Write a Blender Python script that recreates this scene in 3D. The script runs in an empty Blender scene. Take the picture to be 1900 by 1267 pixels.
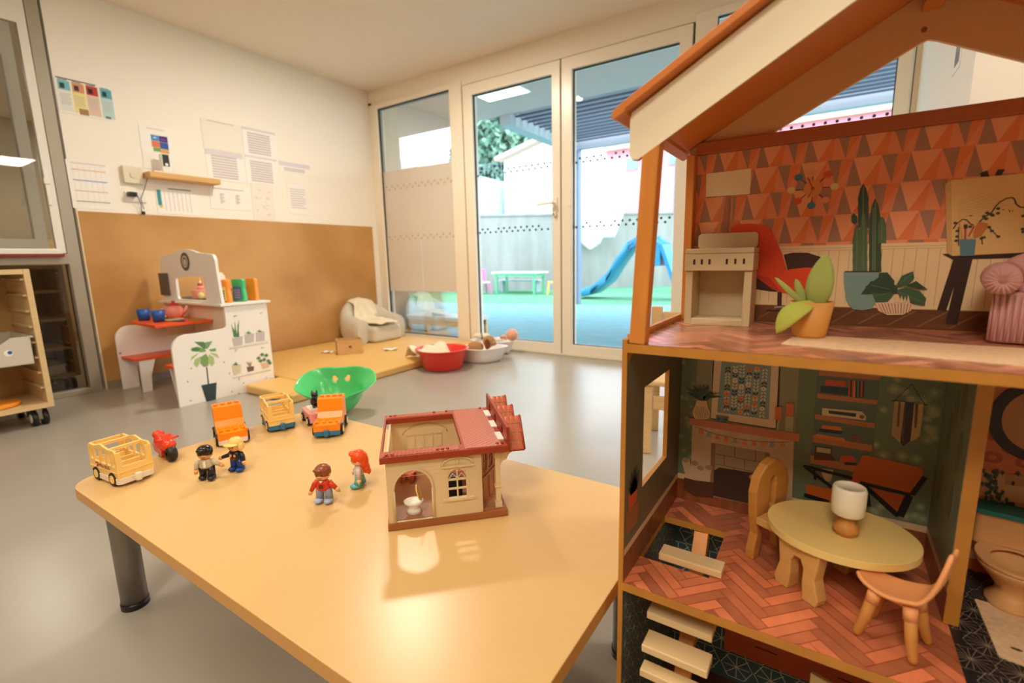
import bpy, math, random
from math import pi, sin, cos, tan, radians, sqrt
from mathutils import Vector, Matrix
from mathutils.geometry import tessellate_polygon

# ---------------------------------------------------------------- camera
FPX, CXP, CYP = 892.594, 950.0, 633.5          # for a 1900 x 1267 frame
H = 0.72                                        # eye height in metres
YAW, PITCH, ROLL = 0.5824404, 0.1699714, -0.02177875
_cy, _sy, _cp, _sp = cos(YAW), sin(YAW), cos(PITCH), sin(PITCH)
FWD = Vector((-_sy*_cp, _cy*_cp, -_sp)); _r = Vector((_cy, _sy, 0)); _u = _r.cross(FWD)
RGT = _r*cos(ROLL) + _u*sin(ROLL); UPV = -_r*sin(ROLL) + _u*cos(ROLL)
CAM = Vector((0, 0, H))
scene = bpy.context.scene
COL = scene.collection
cd = bpy.data.cameras.new('camera'); cam = bpy.data.objects.new('camera', cd); COL.objects.link(cam)
cd.sensor_width = 36; cd.lens = FPX/1900*36; cd.clip_start = .02; cd.clip_end = 200
cam.matrix_world = Matrix(((RGT.x, UPV.x, -FWD.x, 0), (RGT.y, UPV.y, -FWD.y, 0), (RGT.z, UPV.z, -FWD.z, H), (0, 0, 0, 1)))
cd.dof.use_dof = True; cd.dof.focus_distance = .85; cd.dof.aperture_fstop = 4.0
scene.camera = cam

def ray(u, v): return RGT*((u-CXP)/FPX) - UPV*((v-CYP)/FPX) + FWD
def onZ(u, v, z=0.0): d = ray(u, v); return CAM + d*((z-H)/d.z)
def onY(u, v, y): d = ray(u, v); return CAM + d*(y/d.y)
def onX(u, v, x): d = ray(u, v); return CAM + d*(x/d.x)

# ---------------------------------------------------------------- world, lights, exposure
scene.view_settings.view_transform = 'Standard'; scene.view_settings.look = 'None'
scene.view_settings.gamma = 1; scene.view_settings.use_curve_mapping = False
scene.view_settings.exposure = -0.08
w = bpy.data.worlds.new('overcast_sky'); scene.world = w; w.use_nodes = True
nt = w.node_tree; bg = nt.nodes['Background']
tc = nt.nodes.new('ShaderNodeTexCoord'); sep = nt.nodes.new('ShaderNodeSeparateXYZ'); cr = nt.nodes.new('ShaderNodeValToRGB')
nt.links.new(tc.outputs['Generated'], sep.inputs[0]); nt.links.new(sep.outputs['Z'], cr.inputs[0]); nt.links.new(cr.outputs[0], bg.inputs[0])
cr.color_ramp.elements[0].color = (.97, .99, 1, 1); cr.color_ramp.elements[1].color = (.86, .94, 1, 1)
bg.inputs[1].default_value = 6.0
def area(name, loc, rot, sx, sy, power, col):
    l = bpy.data.lights.new(name, 'AREA'); l.shape = 'RECTANGLE'; l.size = sx; l.size_y = sy; l.energy = power; l.color = col
    o = bpy.data.objects.new(name, l); o.location = loc; o.rotation_euler = rot; COL.objects.link(o); return o
WARM = (1, .91, .76)

# ---------------------------------------------------------------- colours and materials
def lin(c): c /= 255; return c/12.92 if c <= .04045 else ((c+.055)/1.055)**2.4
def S(r, g, b): return (lin(r), lin(g), lin(b), 1)
MATS = {}
def mat(name, col, rough=.5, spec=.5, metal=0, n=0, nscale=20, bump=0, bscale=60, emit=0, col2=None, stretch=None, coat=0, sheen=0):
    if name in MATS: return MATS[name]
    m = bpy.data.materials.new(name); m.use_nodes = True; t = m.node_tree; p = t.nodes['Principled BSDF']
    p.inputs['Base Color'].default_value = col; p.inputs['Roughness'].default_value = rough
    p.inputs['Specular IOR Level'].default_value = spec; p.inputs['Metallic'].default_value = metal
    if coat: p.inputs['Coat Weight'].default_value = coat; p.inputs['Coat Roughness'].default_value = .1
    if sheen: p.inputs['Sheen Weight'].default_value = sheen
    if n or col2 or bump:
        c = t.nodes.new('ShaderNodeTexCoord'); mp = t.nodes.new('ShaderNodeMapping'); t.links.new(c.outputs['Object'], mp.inputs[0])
        if stretch: mp.inputs['Scale'].default_value = stretch
    if n or col2:
        nz = t.nodes.new('ShaderNodeTexNoise'); nz.inputs['Scale'].default_value = nscale; nz.inputs['Detail'].default_value = 4
        t.links.new(mp.outputs[0], nz.inputs[0])
        r = t.nodes.new('ShaderNodeValToRGB'); t.links.new(nz.outputs[0], r.inputs[0]); t.links.new(r.outputs[0], p.inputs['Base Color'])
        c2 = col2 or tuple(x*(1-n) for x in col[:3])+(1,)
        r.color_ramp.elements[0].position = .35; r.color_ramp.elements[1].position = .65
        r.color_ramp.elements[0].color = c2; r.color_ramp.elements[1].color = col
    if bump:
        nz = t.nodes.new('ShaderNodeTexNoise'); nz.inputs['Scale'].default_value = bscale; t.links.new(mp.outputs[0], nz.inputs[0])
        b = t.nodes.new('ShaderNodeBump'); b.inputs['Strength'].default_value = bump; b.inputs['Distance'].default_value = .002
        t.links.new(nz.outputs[0], b.inputs['Height']); t.links.new(b.outputs[0], p.inputs['Normal'])
    if emit: p.inputs['Emission Color'].default_value = col; p.inputs['Emission Strength'].default_value = emit
    MATS[name] = m; return m
def glass(name, tint, refl=.5):
    m = bpy.data.materials.new(name); m.use_nodes = True; t = m.node_tree; t.nodes.clear()
    o = t.nodes.new('ShaderNodeOutputMaterial'); a = t.nodes.new('ShaderNodeBsdfTransparent'); g = t.nodes.new('ShaderNodeBsdfGlossy')
    mx = t.nodes.new('ShaderNodeMixShader'); f = t.nodes.new('ShaderNodeFresnel'); f.inputs[0].default_value = 1.5
    mu = t.nodes.new('ShaderNodeMath'); mu.operation = 'MULTIPLY'; mu.inputs[1].default_value = refl*2
    a.inputs[0].default_value = tint; g.inputs['Roughness'].default_value = 0.0
    t.links.new(f.outputs[0], mu.inputs[0]); t.links.new(mu.outputs[0], mx.inputs[0]); t.links.new(a.outputs[0], mx.inputs[1]); t.links.new(g.outputs[0], mx.inputs[2])
    t.links.new(mx.outputs[0], o.inputs[0]); return m

# ---------------------------------------------------------------- mesh builder
W = {}                                            # world matrix of every object made here
class MB:
    def __init__(s, T=None): s.v = []; s.f = []; s.mi = []; s.sm = []; s.mats = []; s.T = T
    def _m(s, m):
        if m not in s.mats: s.mats.append(m)
        return s.mats.index(m)
    def add(s, vs, fs, m, smooth=False):
        b = len(s.v); s.v += [Vector(v) if s.T is None else s.T @ Vector(v) for v in vs]; k = s._m(m)
        for f in fs: s.f.append([b+i for i in f]); s.mi.append(k); s.sm.append(smooth)
        return s
    def box(s, a, b, m):
        (x0, y0, z0), (x1, y1, z1) = a, b
        return s.add([(x0,y0,z0),(x1,y0,z0),(x1,y1,z0),(x0,y1,z0),(x0,y0,z1),(x1,y0,z1),(x1,y1,z1),(x0,y1,z1)],
              [(3,2,1,0),(4,5,6,7),(0,1,5,4),(1,2,6,5),(2,3,7,6),(3,0,4,7)], m)
    def bar(s, p, q, w, d, m, up=(0, 0, 1)):       # square bar between two points
        p, q = Vector(p), Vector(q); a = (q-p).normalized(); u = Vector(up)
        if abs(a.dot(u)) > .95: u = Vector((0, 1, 0))
        r = a.cross(u).normalized()*w/2; t = r.cross(a).normalized()*d/2
        vs = [p-r-t, p+r-t, p+r+t, p-r+t, q-r-t, q+r-t, q+r+t, q-r+t]
        return s.add(vs, [(3,2,1,0),(4,5,6,7),(0,1,5,4),(1,2,6,5),(2,3,7,6),(3,0,4,7)], m)
    def tube(s, pts, r, m, n=10, caps=True):       # round tube; r a number or one per point
        pts = [Vector(p) for p in pts]; k = len(pts); rs = r if isinstance(r, (list, tuple)) else [r]*k
        vs = []; fs = []; up = None
        for i, p in enumerate(pts):
            a = (pts[min(i+1, k-1)]-pts[max(i-1, 0)]).normalized()
            if up is None: up = Vector((0, 0, 1)) if abs(a.z) < .9 else Vector((1, 0, 0))
            x = a.cross(up).normalized(); y = x.cross(a).normalized(); up = y
            for j in range(n): t = 2*pi*j/n; vs.append(p+(x*cos(t)+y*sin(t))*rs[i])
        for i in range(k-1):
            for j in range(n): fs.append((i*n+j, i*n+(j+1) % n, (i+1)*n+(j+1) % n, (i+1)*n+j))
        if caps: fs.append(tuple(reversed(range(n)))); fs.append(tuple(range((k-1)*n, k*n)))
        return s.add(vs, fs, m, True)
    def lathe(s, prof, m, c=(0, 0, 0), n=24, axis='z', a0=0, a1=2*pi, sx=1, sy=1):
        c = Vector(c); vs = []; fs = []; full = abs(a1-a0-2*pi) < 1e-6; nn = n if full else n+1
        for r, z in prof:
            for j in range(nn):
                t = a0+(a1-a0)*j/n; x, y = r*cos(t)*sx, r*sin(t)*sy
                vs.append(c+Vector((x, y, z) if axis == 'z' else (x, z, y) if axis == 'y' else (z, x, y)))
        for i in range(len(prof)-1):
            for j in range(nn if full else nn-1):
                k = (j+1) % nn; fs.append((i*nn+j, i*nn+k, (i+1)*nn+k, (i+1)*nn+j))
        return s.add(vs, fs, m, True)
    def cyl(s, c, r, h, m, n=24, axis='z', r2=None):
        r2 = r if r2 is None else r2
        s.lathe([(r, 0), (r2, h)], m, c, n, axis)
        s.lathe([(1e-5, 0), (r, 0)], m, c, n, axis); s.lathe([(r2, h), (1e-5, h)], m, c, n, axis)
        for i in range(len(s.sm)-2*n, len(s.sm)): s.sm[i] = False
        return s
    def ell(s, c, r, m, n=20, k=12, disp=None):
        r = (r, r, r) if isinstance(r, (int, float)) else r; c = Vector(c); vs = []; fs = []
        for i in range(k+1):
            p = pi*i/k
            for j in range(n):
                t = 2*pi*j/n; d = Vector((sin(p)*cos(t), sin(p)*sin(t), -cos(p))); q = 1 if disp is None else disp(d)
                vs.append(c+Vector((d.x*r[0]*q, d.y*r[1]*q, d.z*r[2]*q)))
        for i in range(k):
            for j in range(n): fs.append((i*n+j, i*n+(j+1) % n, (i+1)*n+(j+1) % n, (i+1)*n+j))
        return s.add(vs, fs, m, True)
    def prism(s, poly, axis, a, b, m, holes=(), side=None):   # polygon (u,v) extruded along an axis, with holes
        loops = [list(poly)]+[list(h) for h in holes]; flat = [p for l in loops for p in l]
        mk = {'x': lambda p, w: (w, p[0], p[1]), 'y': lambda p, w: (p[0], w, p[1]), 'z': lambda p, w: (p[0], p[1], w)}[axis]
        tris = tessellate_polygon([[Vector((p[0], p[1], 0)) for p in l] for l in loops]); n = len(flat)
        s.add([mk(p, a) for p in flat]+[mk(p, b) for p in flat], [tuple(t) for t in tris]+[tuple(n+i for i in reversed(t)) for t in tris], m)
        vs = []; fs = []
        for l in loops:
            o = len(vs); k = len(l); vs += [mk(p, a) for p in l]+[mk(p, b) for p in l]
            fs += [(o+i, o+(i+1) % k, o+k+(i+1) % k, o+k+i) for i in range(k)]
        return s.add(vs, fs, side or m)
    def sheet(s, f, nu, nv, m, thick=None, smooth=True):     # f(u,v) -> point
        vs = [f(i/nu, j/nv) for j in range(nv+1) for i in range(nu+1)]
        return s.add(vs, [(j*(nu+1)+i, j*(nu+1)+i+1, (j+1)*(nu+1)+i+1, (j+1)*(nu+1)+i) for j in range(nv) for i in range(nu)], m, smooth)
    def poly(s, pts, m): return s.add(pts, [tuple(range(len(pts)))], m)
    def build(s, name, parent=None, world=False, bevel=0, seg=2, sub=0, solid=0, recalc=True):
        me = bpy.data.meshes.new(name); me.from_pydata([tuple(v) for v in s.v], [], s.f); 
        for m in s.mats: me.materials.append(m)
        me.polygons.foreach_set('material_index', s.mi); me.polygons.foreach_set('use_smooth', s.sm)
        if recalc:
            import bmesh
            bm = bmesh.new(); bm.from_mesh(me); bmesh.ops.remove_doubles(bm, verts=bm.verts, dist=1e-6); bmesh.ops.recalc_face_normals(bm, faces=bm.faces); bm.to_mesh(me); bm.free()
        me.update(); o = bpy.data.objects.new(name, me); COL.objects.link(o)
        if solid: q = o.modifiers.new('thickness', 'SOLIDIFY'); q.thickness = solid; q.offset = 0
        if bevel: q = o.modifiers.new('bevel', 'BEVEL'); q.width = bevel; q.segments = seg; q.limit_method = 'ANGLE'; q.angle_limit = radians(40); q.harden_normals = False
        if sub: q = o.modifiers.new('sub', 'SUBSURF'); q.levels = sub; q.render_levels = sub
        W[o.name] = Matrix.Identity(4)
        if parent is not None:
            o.parent = parent
            if world: o.matrix_basis = W[parent.name].inverted(); W[o.name] = Matrix.Identity(4)
            else: W[o.name] = W[parent.name].copy()
        return o
def tag(o, label, cat, group=None):
    o['label'] = label; o['category'] = cat
    if group: o['group'] = group
    return o
def struct(o): o['kind'] = 'structure'; return o
def thing(name, label, cat, loc=(0, 0, 0), rz=0, group=None):
    o = bpy.data.objects.new(name, None); o.empty_display_size = .05; COL.objects.link(o); o.location = loc; o.rotation_euler = (0, 0, rz)
    W[o.name] = Matrix.Translation(Vector(loc)) @ Matrix.Rotation(rz, 4, 'Z'); return tag(o, label, cat, group)
def text_mesh(mb, body, size, T, m):              # flat lettering placed by matrix T
    cu = bpy.data.curves.new('t', 'FONT'); cu.body = body; cu.size = size; cu.extrude = size*.01
    o = bpy.data.objects.new('t', cu); COL.objects.link(o); bpy.context.view_layer.update()
    me = bpy.data.meshes.new_from_object(o.evaluated_get(bpy.context.evaluated_depsgraph_get()))
    mb.add([T @ v.co for v in me.vertices], [tuple(p.vertices) for p in me.polygons], m)
    bpy.data.objects.remove(o); bpy.data.curves.remove(cu); bpy.data.meshes.remove(me)
def copy_tree(o, parent=None):
    c = o.copy(); COL.objects.link(c); c.parent = parent
    W[c.name] = c.matrix_basis.copy()
    for ch in list(o.children): copy_tree(ch, c)
    return c
def arc(cx, cy, rx, ry, a0, a1, n): return [(cx+rx*cos(radians(a0+(a1-a0)*i/n)), cy+ry*sin(radians(a0+(a1-a0)*i/n))) for i in range(n+1)]
def rrect(x0, y0, x1, y1, r, n=4):
    return arc(x1-r, y1-r, r, r, 0, 90, n)+arc(x0+r, y1-r, r, r, 90, 180, n)+arc(x0+r, y0+r, r, r, 180, 270, n)+arc(x1-r, y0+r, r, r, 270, 360, n)
rnd = random.Random(7)

# ---------------------------------------------------------------- shared materials
M_wall = mat('wall_paint', S(250, 243, 232), .6, .3, bump=.05, bscale=200)
M_ceil = mat('ceiling_paint', S(242, 230, 214), .8, .2)
M_alu = mat('cream_lacquered_frame', S(248, 236, 216), .3, .5)
M_gap = mat('dark_gasket', S(38, 30, 24), .6)
M_grey = mat('grey_aluminium', S(176, 168, 152), .35, .5, metal=.2)
M_floor = mat('vinyl_floor', S(170, 162, 150), .25, .5, n=.05, nscale=3)
M_glass = glass('window_glass', (.93, .97, 1, 1), .35)
M_glass2 = glass('partition_glass', (.93, .94, .92, 1), .9)
M_glass3 = glass('dark_lower_glass', (.42, .38, .32, 1), .6)
M_white = mat('white_plastic', S(244, 240, 232), .35)
M_paper = mat('paper', S(248, 244, 238), .6)
M_ink = mat('grey_print', S(196, 188, 186), .7)
M_ink2 = mat('faint_print', S(226, 216, 206), .7)
M_dot = mat('dark_green_dot', S(8, 62, 62), .5)
M_dot2 = mat('faded_dot', S(206, 190, 160), .6)
M_cork = mat('brown_fibreboard', S(206, 158, 96), .45, .4, nscale=2.2, col2=S(186, 136, 74), bump=.03)
M_skirt = mat('grey_skirting', S(150, 138, 122), .5)
M_wood = mat('light_beech', S(226, 192, 138), .45, .4, n=.12, nscale=6, stretch=(1, 1, 12))
M_pine = mat('pine_shelf', S(226, 178, 112), .5, .4, n=.15, nscale=9, stretch=(8, 1, 1))
M_black = mat('black_plastic', S(22, 20, 20), .35)
M_orange = mat('orange_laminate', S(240, 88, 20), .35)
M_lamp = mat('lit_lamp_panel', (1, .9, .74, 1), .5, emit=4)
# ================================================================ THE ROOM
YD, XW, ZC = 3.179, -3.588, 2.22                  # window wall, left wall, ceiling
XR = 3.4; YB = -2.6
struct(MB().box((XW-3.5, YB, -.05), (XR, YD+.12, 0), M_floor).build('floor'))
struct(MB().box((XW-3.5, YB, ZC), (XR, YD+.12, ZC+.05), M_ceil).build('ceiling'))
struct(MB().box((XW-.12, 1.0, 0), (XW, YD+.12, ZC), M_wall).build('wall_left'))
struct(MB().box((XW-.12, YB, 0), (XW, -1.4, ZC), M_wall).build('wall_left_rear'))
struct(MB().box((XR, YB, 0), (XR+.1, YD+.12, ZC), mat('tan_rear_wall', S(190, 160, 124), .7)).build('wall_right'))
struct(MB().box((XW, YB-.1, 0), (XR, YB, ZC), mat('tan_rear_wall', S(190, 160, 124), .7)).build('wall_back'))
# window wall: header, right-hand solid wall with a deep corner
hw = MB(); hw.box((XW, YD-.0, 2.10), (XR, YD+.12, ZC), M_alu); hw.box((XW, YD, 0), (-3.55, YD+.12, 2.12), M_alu)
struct(hw.build('wall_front'))
wr = MB(); wr.box((.27, YD-.02, 0), (XR, YD+.12, 2.2), mat('beige_wall', S(226, 206, 172), .7)); struct(wr.build('wall_front_right'))
struct(MB().box((.29, 1.9, 0), (.62, YD-.021, 2.2), M_wall).build('wall_pier'))
for (y0, z0, y1, z1), lb in (((2.02, 1.50, 2.26, 1.78), 'pale sheet curling off the side of the wall pier, above the dollhouse'), ((2.12, 1.28, 2.24, 1.46), 'small colourful picture on the side of the wall pier, seen through the dollhouse gable')):
    pb = MB(); pb.box((.2885, y0, z0), (.2898, y1, z1), M_paper)
    pb.box((.2880, y0+.02, z0+.02), (.2886, y1-.03, z1-.05), mat('picture_print', S(150, 150, 140), .6, n=.5, nscale=30)); tag(pb.build('wall_picture'), lb, 'picture')
# brown protective board and skirting
tb = MB(); tb.box((XW, 1.008, .045), (XW+.012, 3.12, 1.04), M_cork); struct(tb.build('trim_1', bevel=.002))
struct(MB().box((XW, 1.0, 0), (XW+.008, 3.12, .045), M_skirt).build('baseboard_left'))
struct(MB().box((XW, 1.0, .0), (XW+.009, 1.008, 1.05), mat('pale_edge', S(238, 214, 176), .5)).build('trim_2'))
# ceiling light panels behind and beside the viewer, some added as fill
def ceiling_light(x, y, sx, sy, p, label):
    t = thing('ceiling_light', label, 'ceiling light', (x, y, ZC-.012), group=None)
    MB().box((-sx/2-.015, -sy/2-.015, 0), (sx/2+.015, sy/2+.015, .012), M_white).build('frame', t)
    MB().box((-sx/2, -sy/2, -.002), (sx/2, sy/2, .001), M_lamp).build('diffuser', t)
    area('lamp', (x, y, ZC-.02), (0, 0, 0), sx, sy, p, WARM)
ceiling_light(2.45, 2.08, .72, .34, 24, 'ceiling light panel near the right end of the window wall')
ceiling_light(2.0, -.6, .6, .6, 10, 'square ceiling light panel over the right rear of the room')
ceiling_light(-.9, .1, .6, .6, 11, 'square added fill light panel right above the low table')  # added main panel, set overhead so the dollhouse rooms stay dim
ceiling_light(-2.2, -.4, .6, .6, 8, 'square ceiling light panel over the left rear of the room')
ceiling_light(0, -1.2, .6, .6, 32, 'square added fill light panel behind the viewer in the middle')  # added panel, brightens the dollhouse front
ceiling_light(-2.19, 2.02, .2, .2, 30, 'small added fill light panel near the narrow left window')  # added panel, brightens the left wall by the window corner
ceiling_light(.9, 1.5, .5, .28, 16, 'small ceiling light panel above the dollhouse')

# ---------------------------------------------------------------- window wall joinery
F0, F1 = YD-.012, YD+.06                          # frame depth
def leaf(name, x0, x1, z0, z1, gx0, gx1, gz0, gz1, handle=False, m=M_alu):
    b = MB(); b.prism([(x0, z0), (x1, z0), (x1, z1), (x0, z1)], 'y', F0, F1, m, [[(gx0, gz0), (gx1, gz0), (gx1, gz1), (gx0, gz1)]])
    o = struct(b.build(name, bevel=.003))
    g = MB().add([(gx0-.01, YD+.03, gz0-.01), (gx1+.01, YD+.03, gz0-.01), (gx1+.01, YD+.03, gz1+.01), (gx0-.01, YD+.03, gz1+.01)], [(0, 1, 2, 3)], M_glass).build(name.split('_')[0]+'_glass', o)
    k = MB(); e = .006
    k.prism([(gx0-e, gz0-e), (gx1+e, gz0-e), (gx1+e, gz1+e), (gx0-e, gz1+e)], 'y', F0+.02, YD+.028, M_gap, [[(gx0+.004, gz0+.004), (gx1-.004, gz0+.004), (gx1-.004, gz1-.006), (gx0+.004, gz1-.006)]])
    k.build('gasket', o)
    return o
w1 = leaf('window_1', -3.545, -2.512, .0, 2.098, -3.477, -2.638, .055, 2.058)
d1 = leaf('door_1', -2.500, -1.648, .012, 2.053, -2.415, -1.713, .083, 1.972)
d2 = leaf('door_2', -1.636, -.774, .012, 2.053, -1.556, -.848, .083, 1.972)
w2 = leaf('window_2', -.760, .262, .0, 2.098, -.642, .203, .055, 2.058)
st = MB(); st.box((-2.512, YD+.0, 2.06), (-.760, YD+.06, 2.10), M_alu); st.box((-2.51, YD+.03, 2.05), (-.765, YD+.055, 2.062), M_gap)
st.box((-1.650, YD+.03, .0), (-1.634, YD+.05, 2.06), M_gap); st.box((-.776, YD+.03, 0), (-.758, YD+.05, 2.06), M_gap); st.box((-2.513, YD+.03, 0), (-2.499, YD+.05, 2.06), M_gap)
struct(st.build('trim_3'))
struct(MB().box((-3.55, YD-.03, 0), (.27, YD+.10, .012), mat('pale_sill', S(226, 214, 190), .4)).build('trim_4', bevel=.003))
hd = MB(); hd.box((-1.712, F0-.008, 1.045), (-1.668, F0, 1.145), M_alu); hd.cyl((-1.69, F0-.05, 1.107), .009, .045, M_alu, axis='y'); hd.bar((-1.685, F0-.05, 1.107), (-1.815, F0-.045, 1.103), .016, .018, M_alu)
hd.build('handle', d1, bevel=.003)
ky = MB(); ky.cyl((-1.69, F0-.018, 1.03), .016, .018, M_alu, axis='y'); ky.box((-1.695, F0-.03, 1.02), (-1.689, F0-.016, 1.04), M_grey); ky.build('lock', d1)
lp = MB(); lp.box((-1.59, F0-.006, 1.08), (-1.555, F0, 1.10), M_white); lp.build('door_catch', d2)
# rows of dark green visibility dots, one decal part per pane
def dots(par, x0, x1, z, m, skip=()):
    b = MB(); n = int((x1-x0)/.0262); 
    for i in range(n+1):
        if i in skip: continue
        x = x0+i*.0262; zz = z+(.014 if i % 2 else -.012)
        b.prism(arc(x, zz, .0085, .0085, 0, 324, 9), 'y', YD+.027, YD+.029, m)
    b.build('dot_decals', par)
dots(d1, -2.40, -1.72, 1.385, M_dot); dots(d1, -2.40, -1.72, .945, M_dot, (5, 23, 25))
dots(d2, -1.54, -.86, 1.385, M_dot, (9,)); dots(d2, -1.54, -.86, .945, M_dot, (1, 5, 9))
dots(w2, -.63, .19, 1.385, M_dot); dots(w2, -.63, .19, .945, M_dot)
# two sheets pinned over the left window
M_film = mat('beige_paper_film', S(226, 216, 202), .7, n=.03, nscale=3)
pb = MB(); y = YD+.022
pb.box((-3.474, y, 1.0), (-3.045, y+.002, 1.522), M_film); pb.box((-3.055, y+.001, .99), (-2.640, y+.003, 1.516), M_film)
pb.box((-3.472, y-.002, .45), (-3.048, y, 1.01), M_film); pb.box((-3.043, y-.001, .452), (-2.662, y+.001, 1.0), M_film)
for x in [(-3.44+i*.0365) for i in range(22)]:
    for z in (1.375, .93): pb.prism(arc(x, z+(.012 if int((x+4)/.0365) % 2 else -.012), .012, .012, 0, 315, 7), 'y', y-.0025, y-.002, M_dot2)
tag(pb.build('paper_screen'), 'large beige sheets stuck over the middle of the narrow left window pane', 'window covering')

# ---------------------------------------------------------------- glazed partition in the left wall (to the next room)
P0, P1 = XW-.06, XW+.012
pt = MB()
pt.prism([(-1.4, 0), (.985, 0), (.985, ZC), (-1.4, ZC)], 'x', P0, P1, M_grey, [[(-1.35, .03), (.93, .03), (.93, .745), (-1.35, .745)], [(-1.35, .80), (.93, .80), (.93, 2.15), (-1.35, 2.15)]])
wp = struct(pt.build('window_3', bevel=.003))
MB().add([(XW-.03, -1.36, .02), (XW-.03, .94, .02), (XW-.03, .94, .75), (XW-.03, -1.36, .75)], [(0, 1, 2, 3)], M_glass3).build('lower_glass', wp)
MB().add([(XW+.006, -1.31, .82), (XW+.006, .892, .82), (XW+.006, .892, 1.975), (XW+.006, -1.31, 1.975)], [(0, 1, 2, 3)], M_glass2).build('upper_glass', wp)
M_wfr = mat('white_window_frame', S(238, 234, 224), .35)
ol = MB(); ol.prism([(-1.35, .805), (.925, .805), (.925, 2.145), (-1.35, 2.145)], 'x', XW-.02, XW+.016, M_wfr, [[(-1.3, .83), (.888, .83), (.888, 1.965), (-1.3, 1.965)]]); ol.build('inner_frame', wp)
hg = MB(); hg.box((XW+.0165, .885, 1.06), (XW+.03, .90, 1.25), M_white); hg.box((XW+.0165, .880, 1.17), (XW+.036, .905, 1.2), M_white); hg.build('hinge', wp, bevel=.003)
# open white casement standing behind the glass
cs = MB(); X = XW-.02
cs.prism([(.28, .832), (.862, .832), (.862, 1.963), (.28, 1.963)], 'x', X-.03, X+.018, M_wfr, [[(.35, .88), (.812, .88), (.812, 1.80), (.35, 1.80)]])
csm = struct(cs.build('window_4', bevel=.004))
hh = MB(); hh.box((X-.045, .825, 1.12), (X-.03, .85, 1.2), M_wfr); hh.bar((X-.045, .838, 1.17), (X-.06, .80, 1.06), .016, .012, M_wfr); hh.build('handle', csm)
MB().add([(X, .345, .875), (X, .817, .875), (X, .817, 1.805), (X, .345, 1.805)], [(0, 1, 2, 3)], M_glass).build('window_glass', csm)
sl = MB(); sl.box((XW-.012, -.6, .80), (XW+.05, .90, .822), M_wfr); sl.box((XW-.01, -.6, .786), (XW+.045, .91, .7995), mat('crimson_strip', S(150, 36, 44), .5)); struct(sl.build('trim_5', bevel=.002))
# the next room
struct(MB().box((XW-3.5, YB, 0), (XW-3.4, YD+.1, ZC), mat('next_room_wall', S(196, 184, 158), .8)).build('wall_next_room'))
struct(MB().box((XW-3.5, YD, 0), (XW-.12, YD+.1, ZC), M_wall).build('wall_next_room_front'))
struct(MB().box((XW-3.5, YB, 0), (XW-.12, YB+.1, ZC), M_wall).build('wall_next_room_back'))
for i, (x, y) in enumerate(((-5.5, .9), (-5.6, 2.1))):
    t = thing('ceiling_light', ('ceiling light panel in the room behind the glass partition, nearer one', 'ceiling light panel in the room behind the glass partition, farther one')[i], 'ceiling light', (x, y, ZC-.012))
    MB().box((-.32, -.17, 0), (.32, .17, .012), M_white).build('frame', t); MB().box((-.3, -.15, -.002), (.3, .15, .001), M_lamp).build('diffuser', t)
    area('lamp', (x, y, ZC-.02), (0, 0, 0), .6, .3, 9, WARM)
# pinned notices on the far wall of the next room, low cupboards below
nc = thing('low_cupboard', 'pale cupboard in the room behind the glass partition', 'cupboard', (-6.6, 1.0, 0))
MB().box((-.25, -1.5, 0), (.2, 1.2, 1.0), M_wood).build('body', nc, bevel=.004)
for i in range(3): MB().box((.2, -1.45+i*.88, .08), (.22, -.63+i*.88, .96), M_wood).build('door', nc, bevel=.004)

# ================================================================ OUTDOORS
M_turfb = mat('blue_green_play_surface', S(124, 172, 186), .9, .1, n=.12, nscale=6)
M_turfg = mat('green_play_surface', S(98, 158, 126), .9, .1, n=.12, nscale=6)
M_conc = mat('pale_concrete', S(158, 162, 160), .8, .2, n=.2, nscale=1.3, stretch=(3, 3, .6))
M_bluegrey = mat('canopy_render', S(208, 182, 176), .8, .2)
M_steel = mat('blue_grey_steel', S(166, 172, 184), .5)
gb = MB(); gb.poly([(-25, YD+.12, -.012), (20, YD+.12, -.012), (20, 12.0, -.012), (-1.98, 7.25, -.012), (-4.9, 6.48, -.012), (-25, 1.2*5, -.012)], M_turfb); struct(gb.build('floor_outdoor_blue', recalc=False))
gg = MB(); gg.poly([(-40, 5, -.03), (30, 5, -.03), (30, 60, -.03), (-40, 60, -.03)], M_turfg); struct(gg.build('floor_outdoor_green', recalc=False))
struct(MB().box((-25, YD+.12, -.1), (20, YD+.5, -.03), M_conc).build('floor_threshold'))
# canopy slab with recessed lamp
ZS = 2.43
cb = MB(); cb.box((-9.0, YD+.12, ZS), (6, 5.15, ZS+.35), M_bluegrey); struct(cb.build('ceiling_canopy'))
struct(MB().box((XW-.45, YD+.12, -.03), (XW-.08, 3.62, ZS), mat('outer_pier', S(190, 188, 170), .7)).build('wall_outer_pier'))
cl = thing('canopy_light', 'square cream light panel in the outdoor canopy, seen through the left door', 'outdoor light', (-3.0, 4.43, ZS-.01))
MB().box((-.27, -.18, 0), (.27, .18, .01), M_white).build('frame', cl); MB().box((-.255, -.165, -.003), (.255, .165, .001), M_lamp).build('diffuser', cl)
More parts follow.
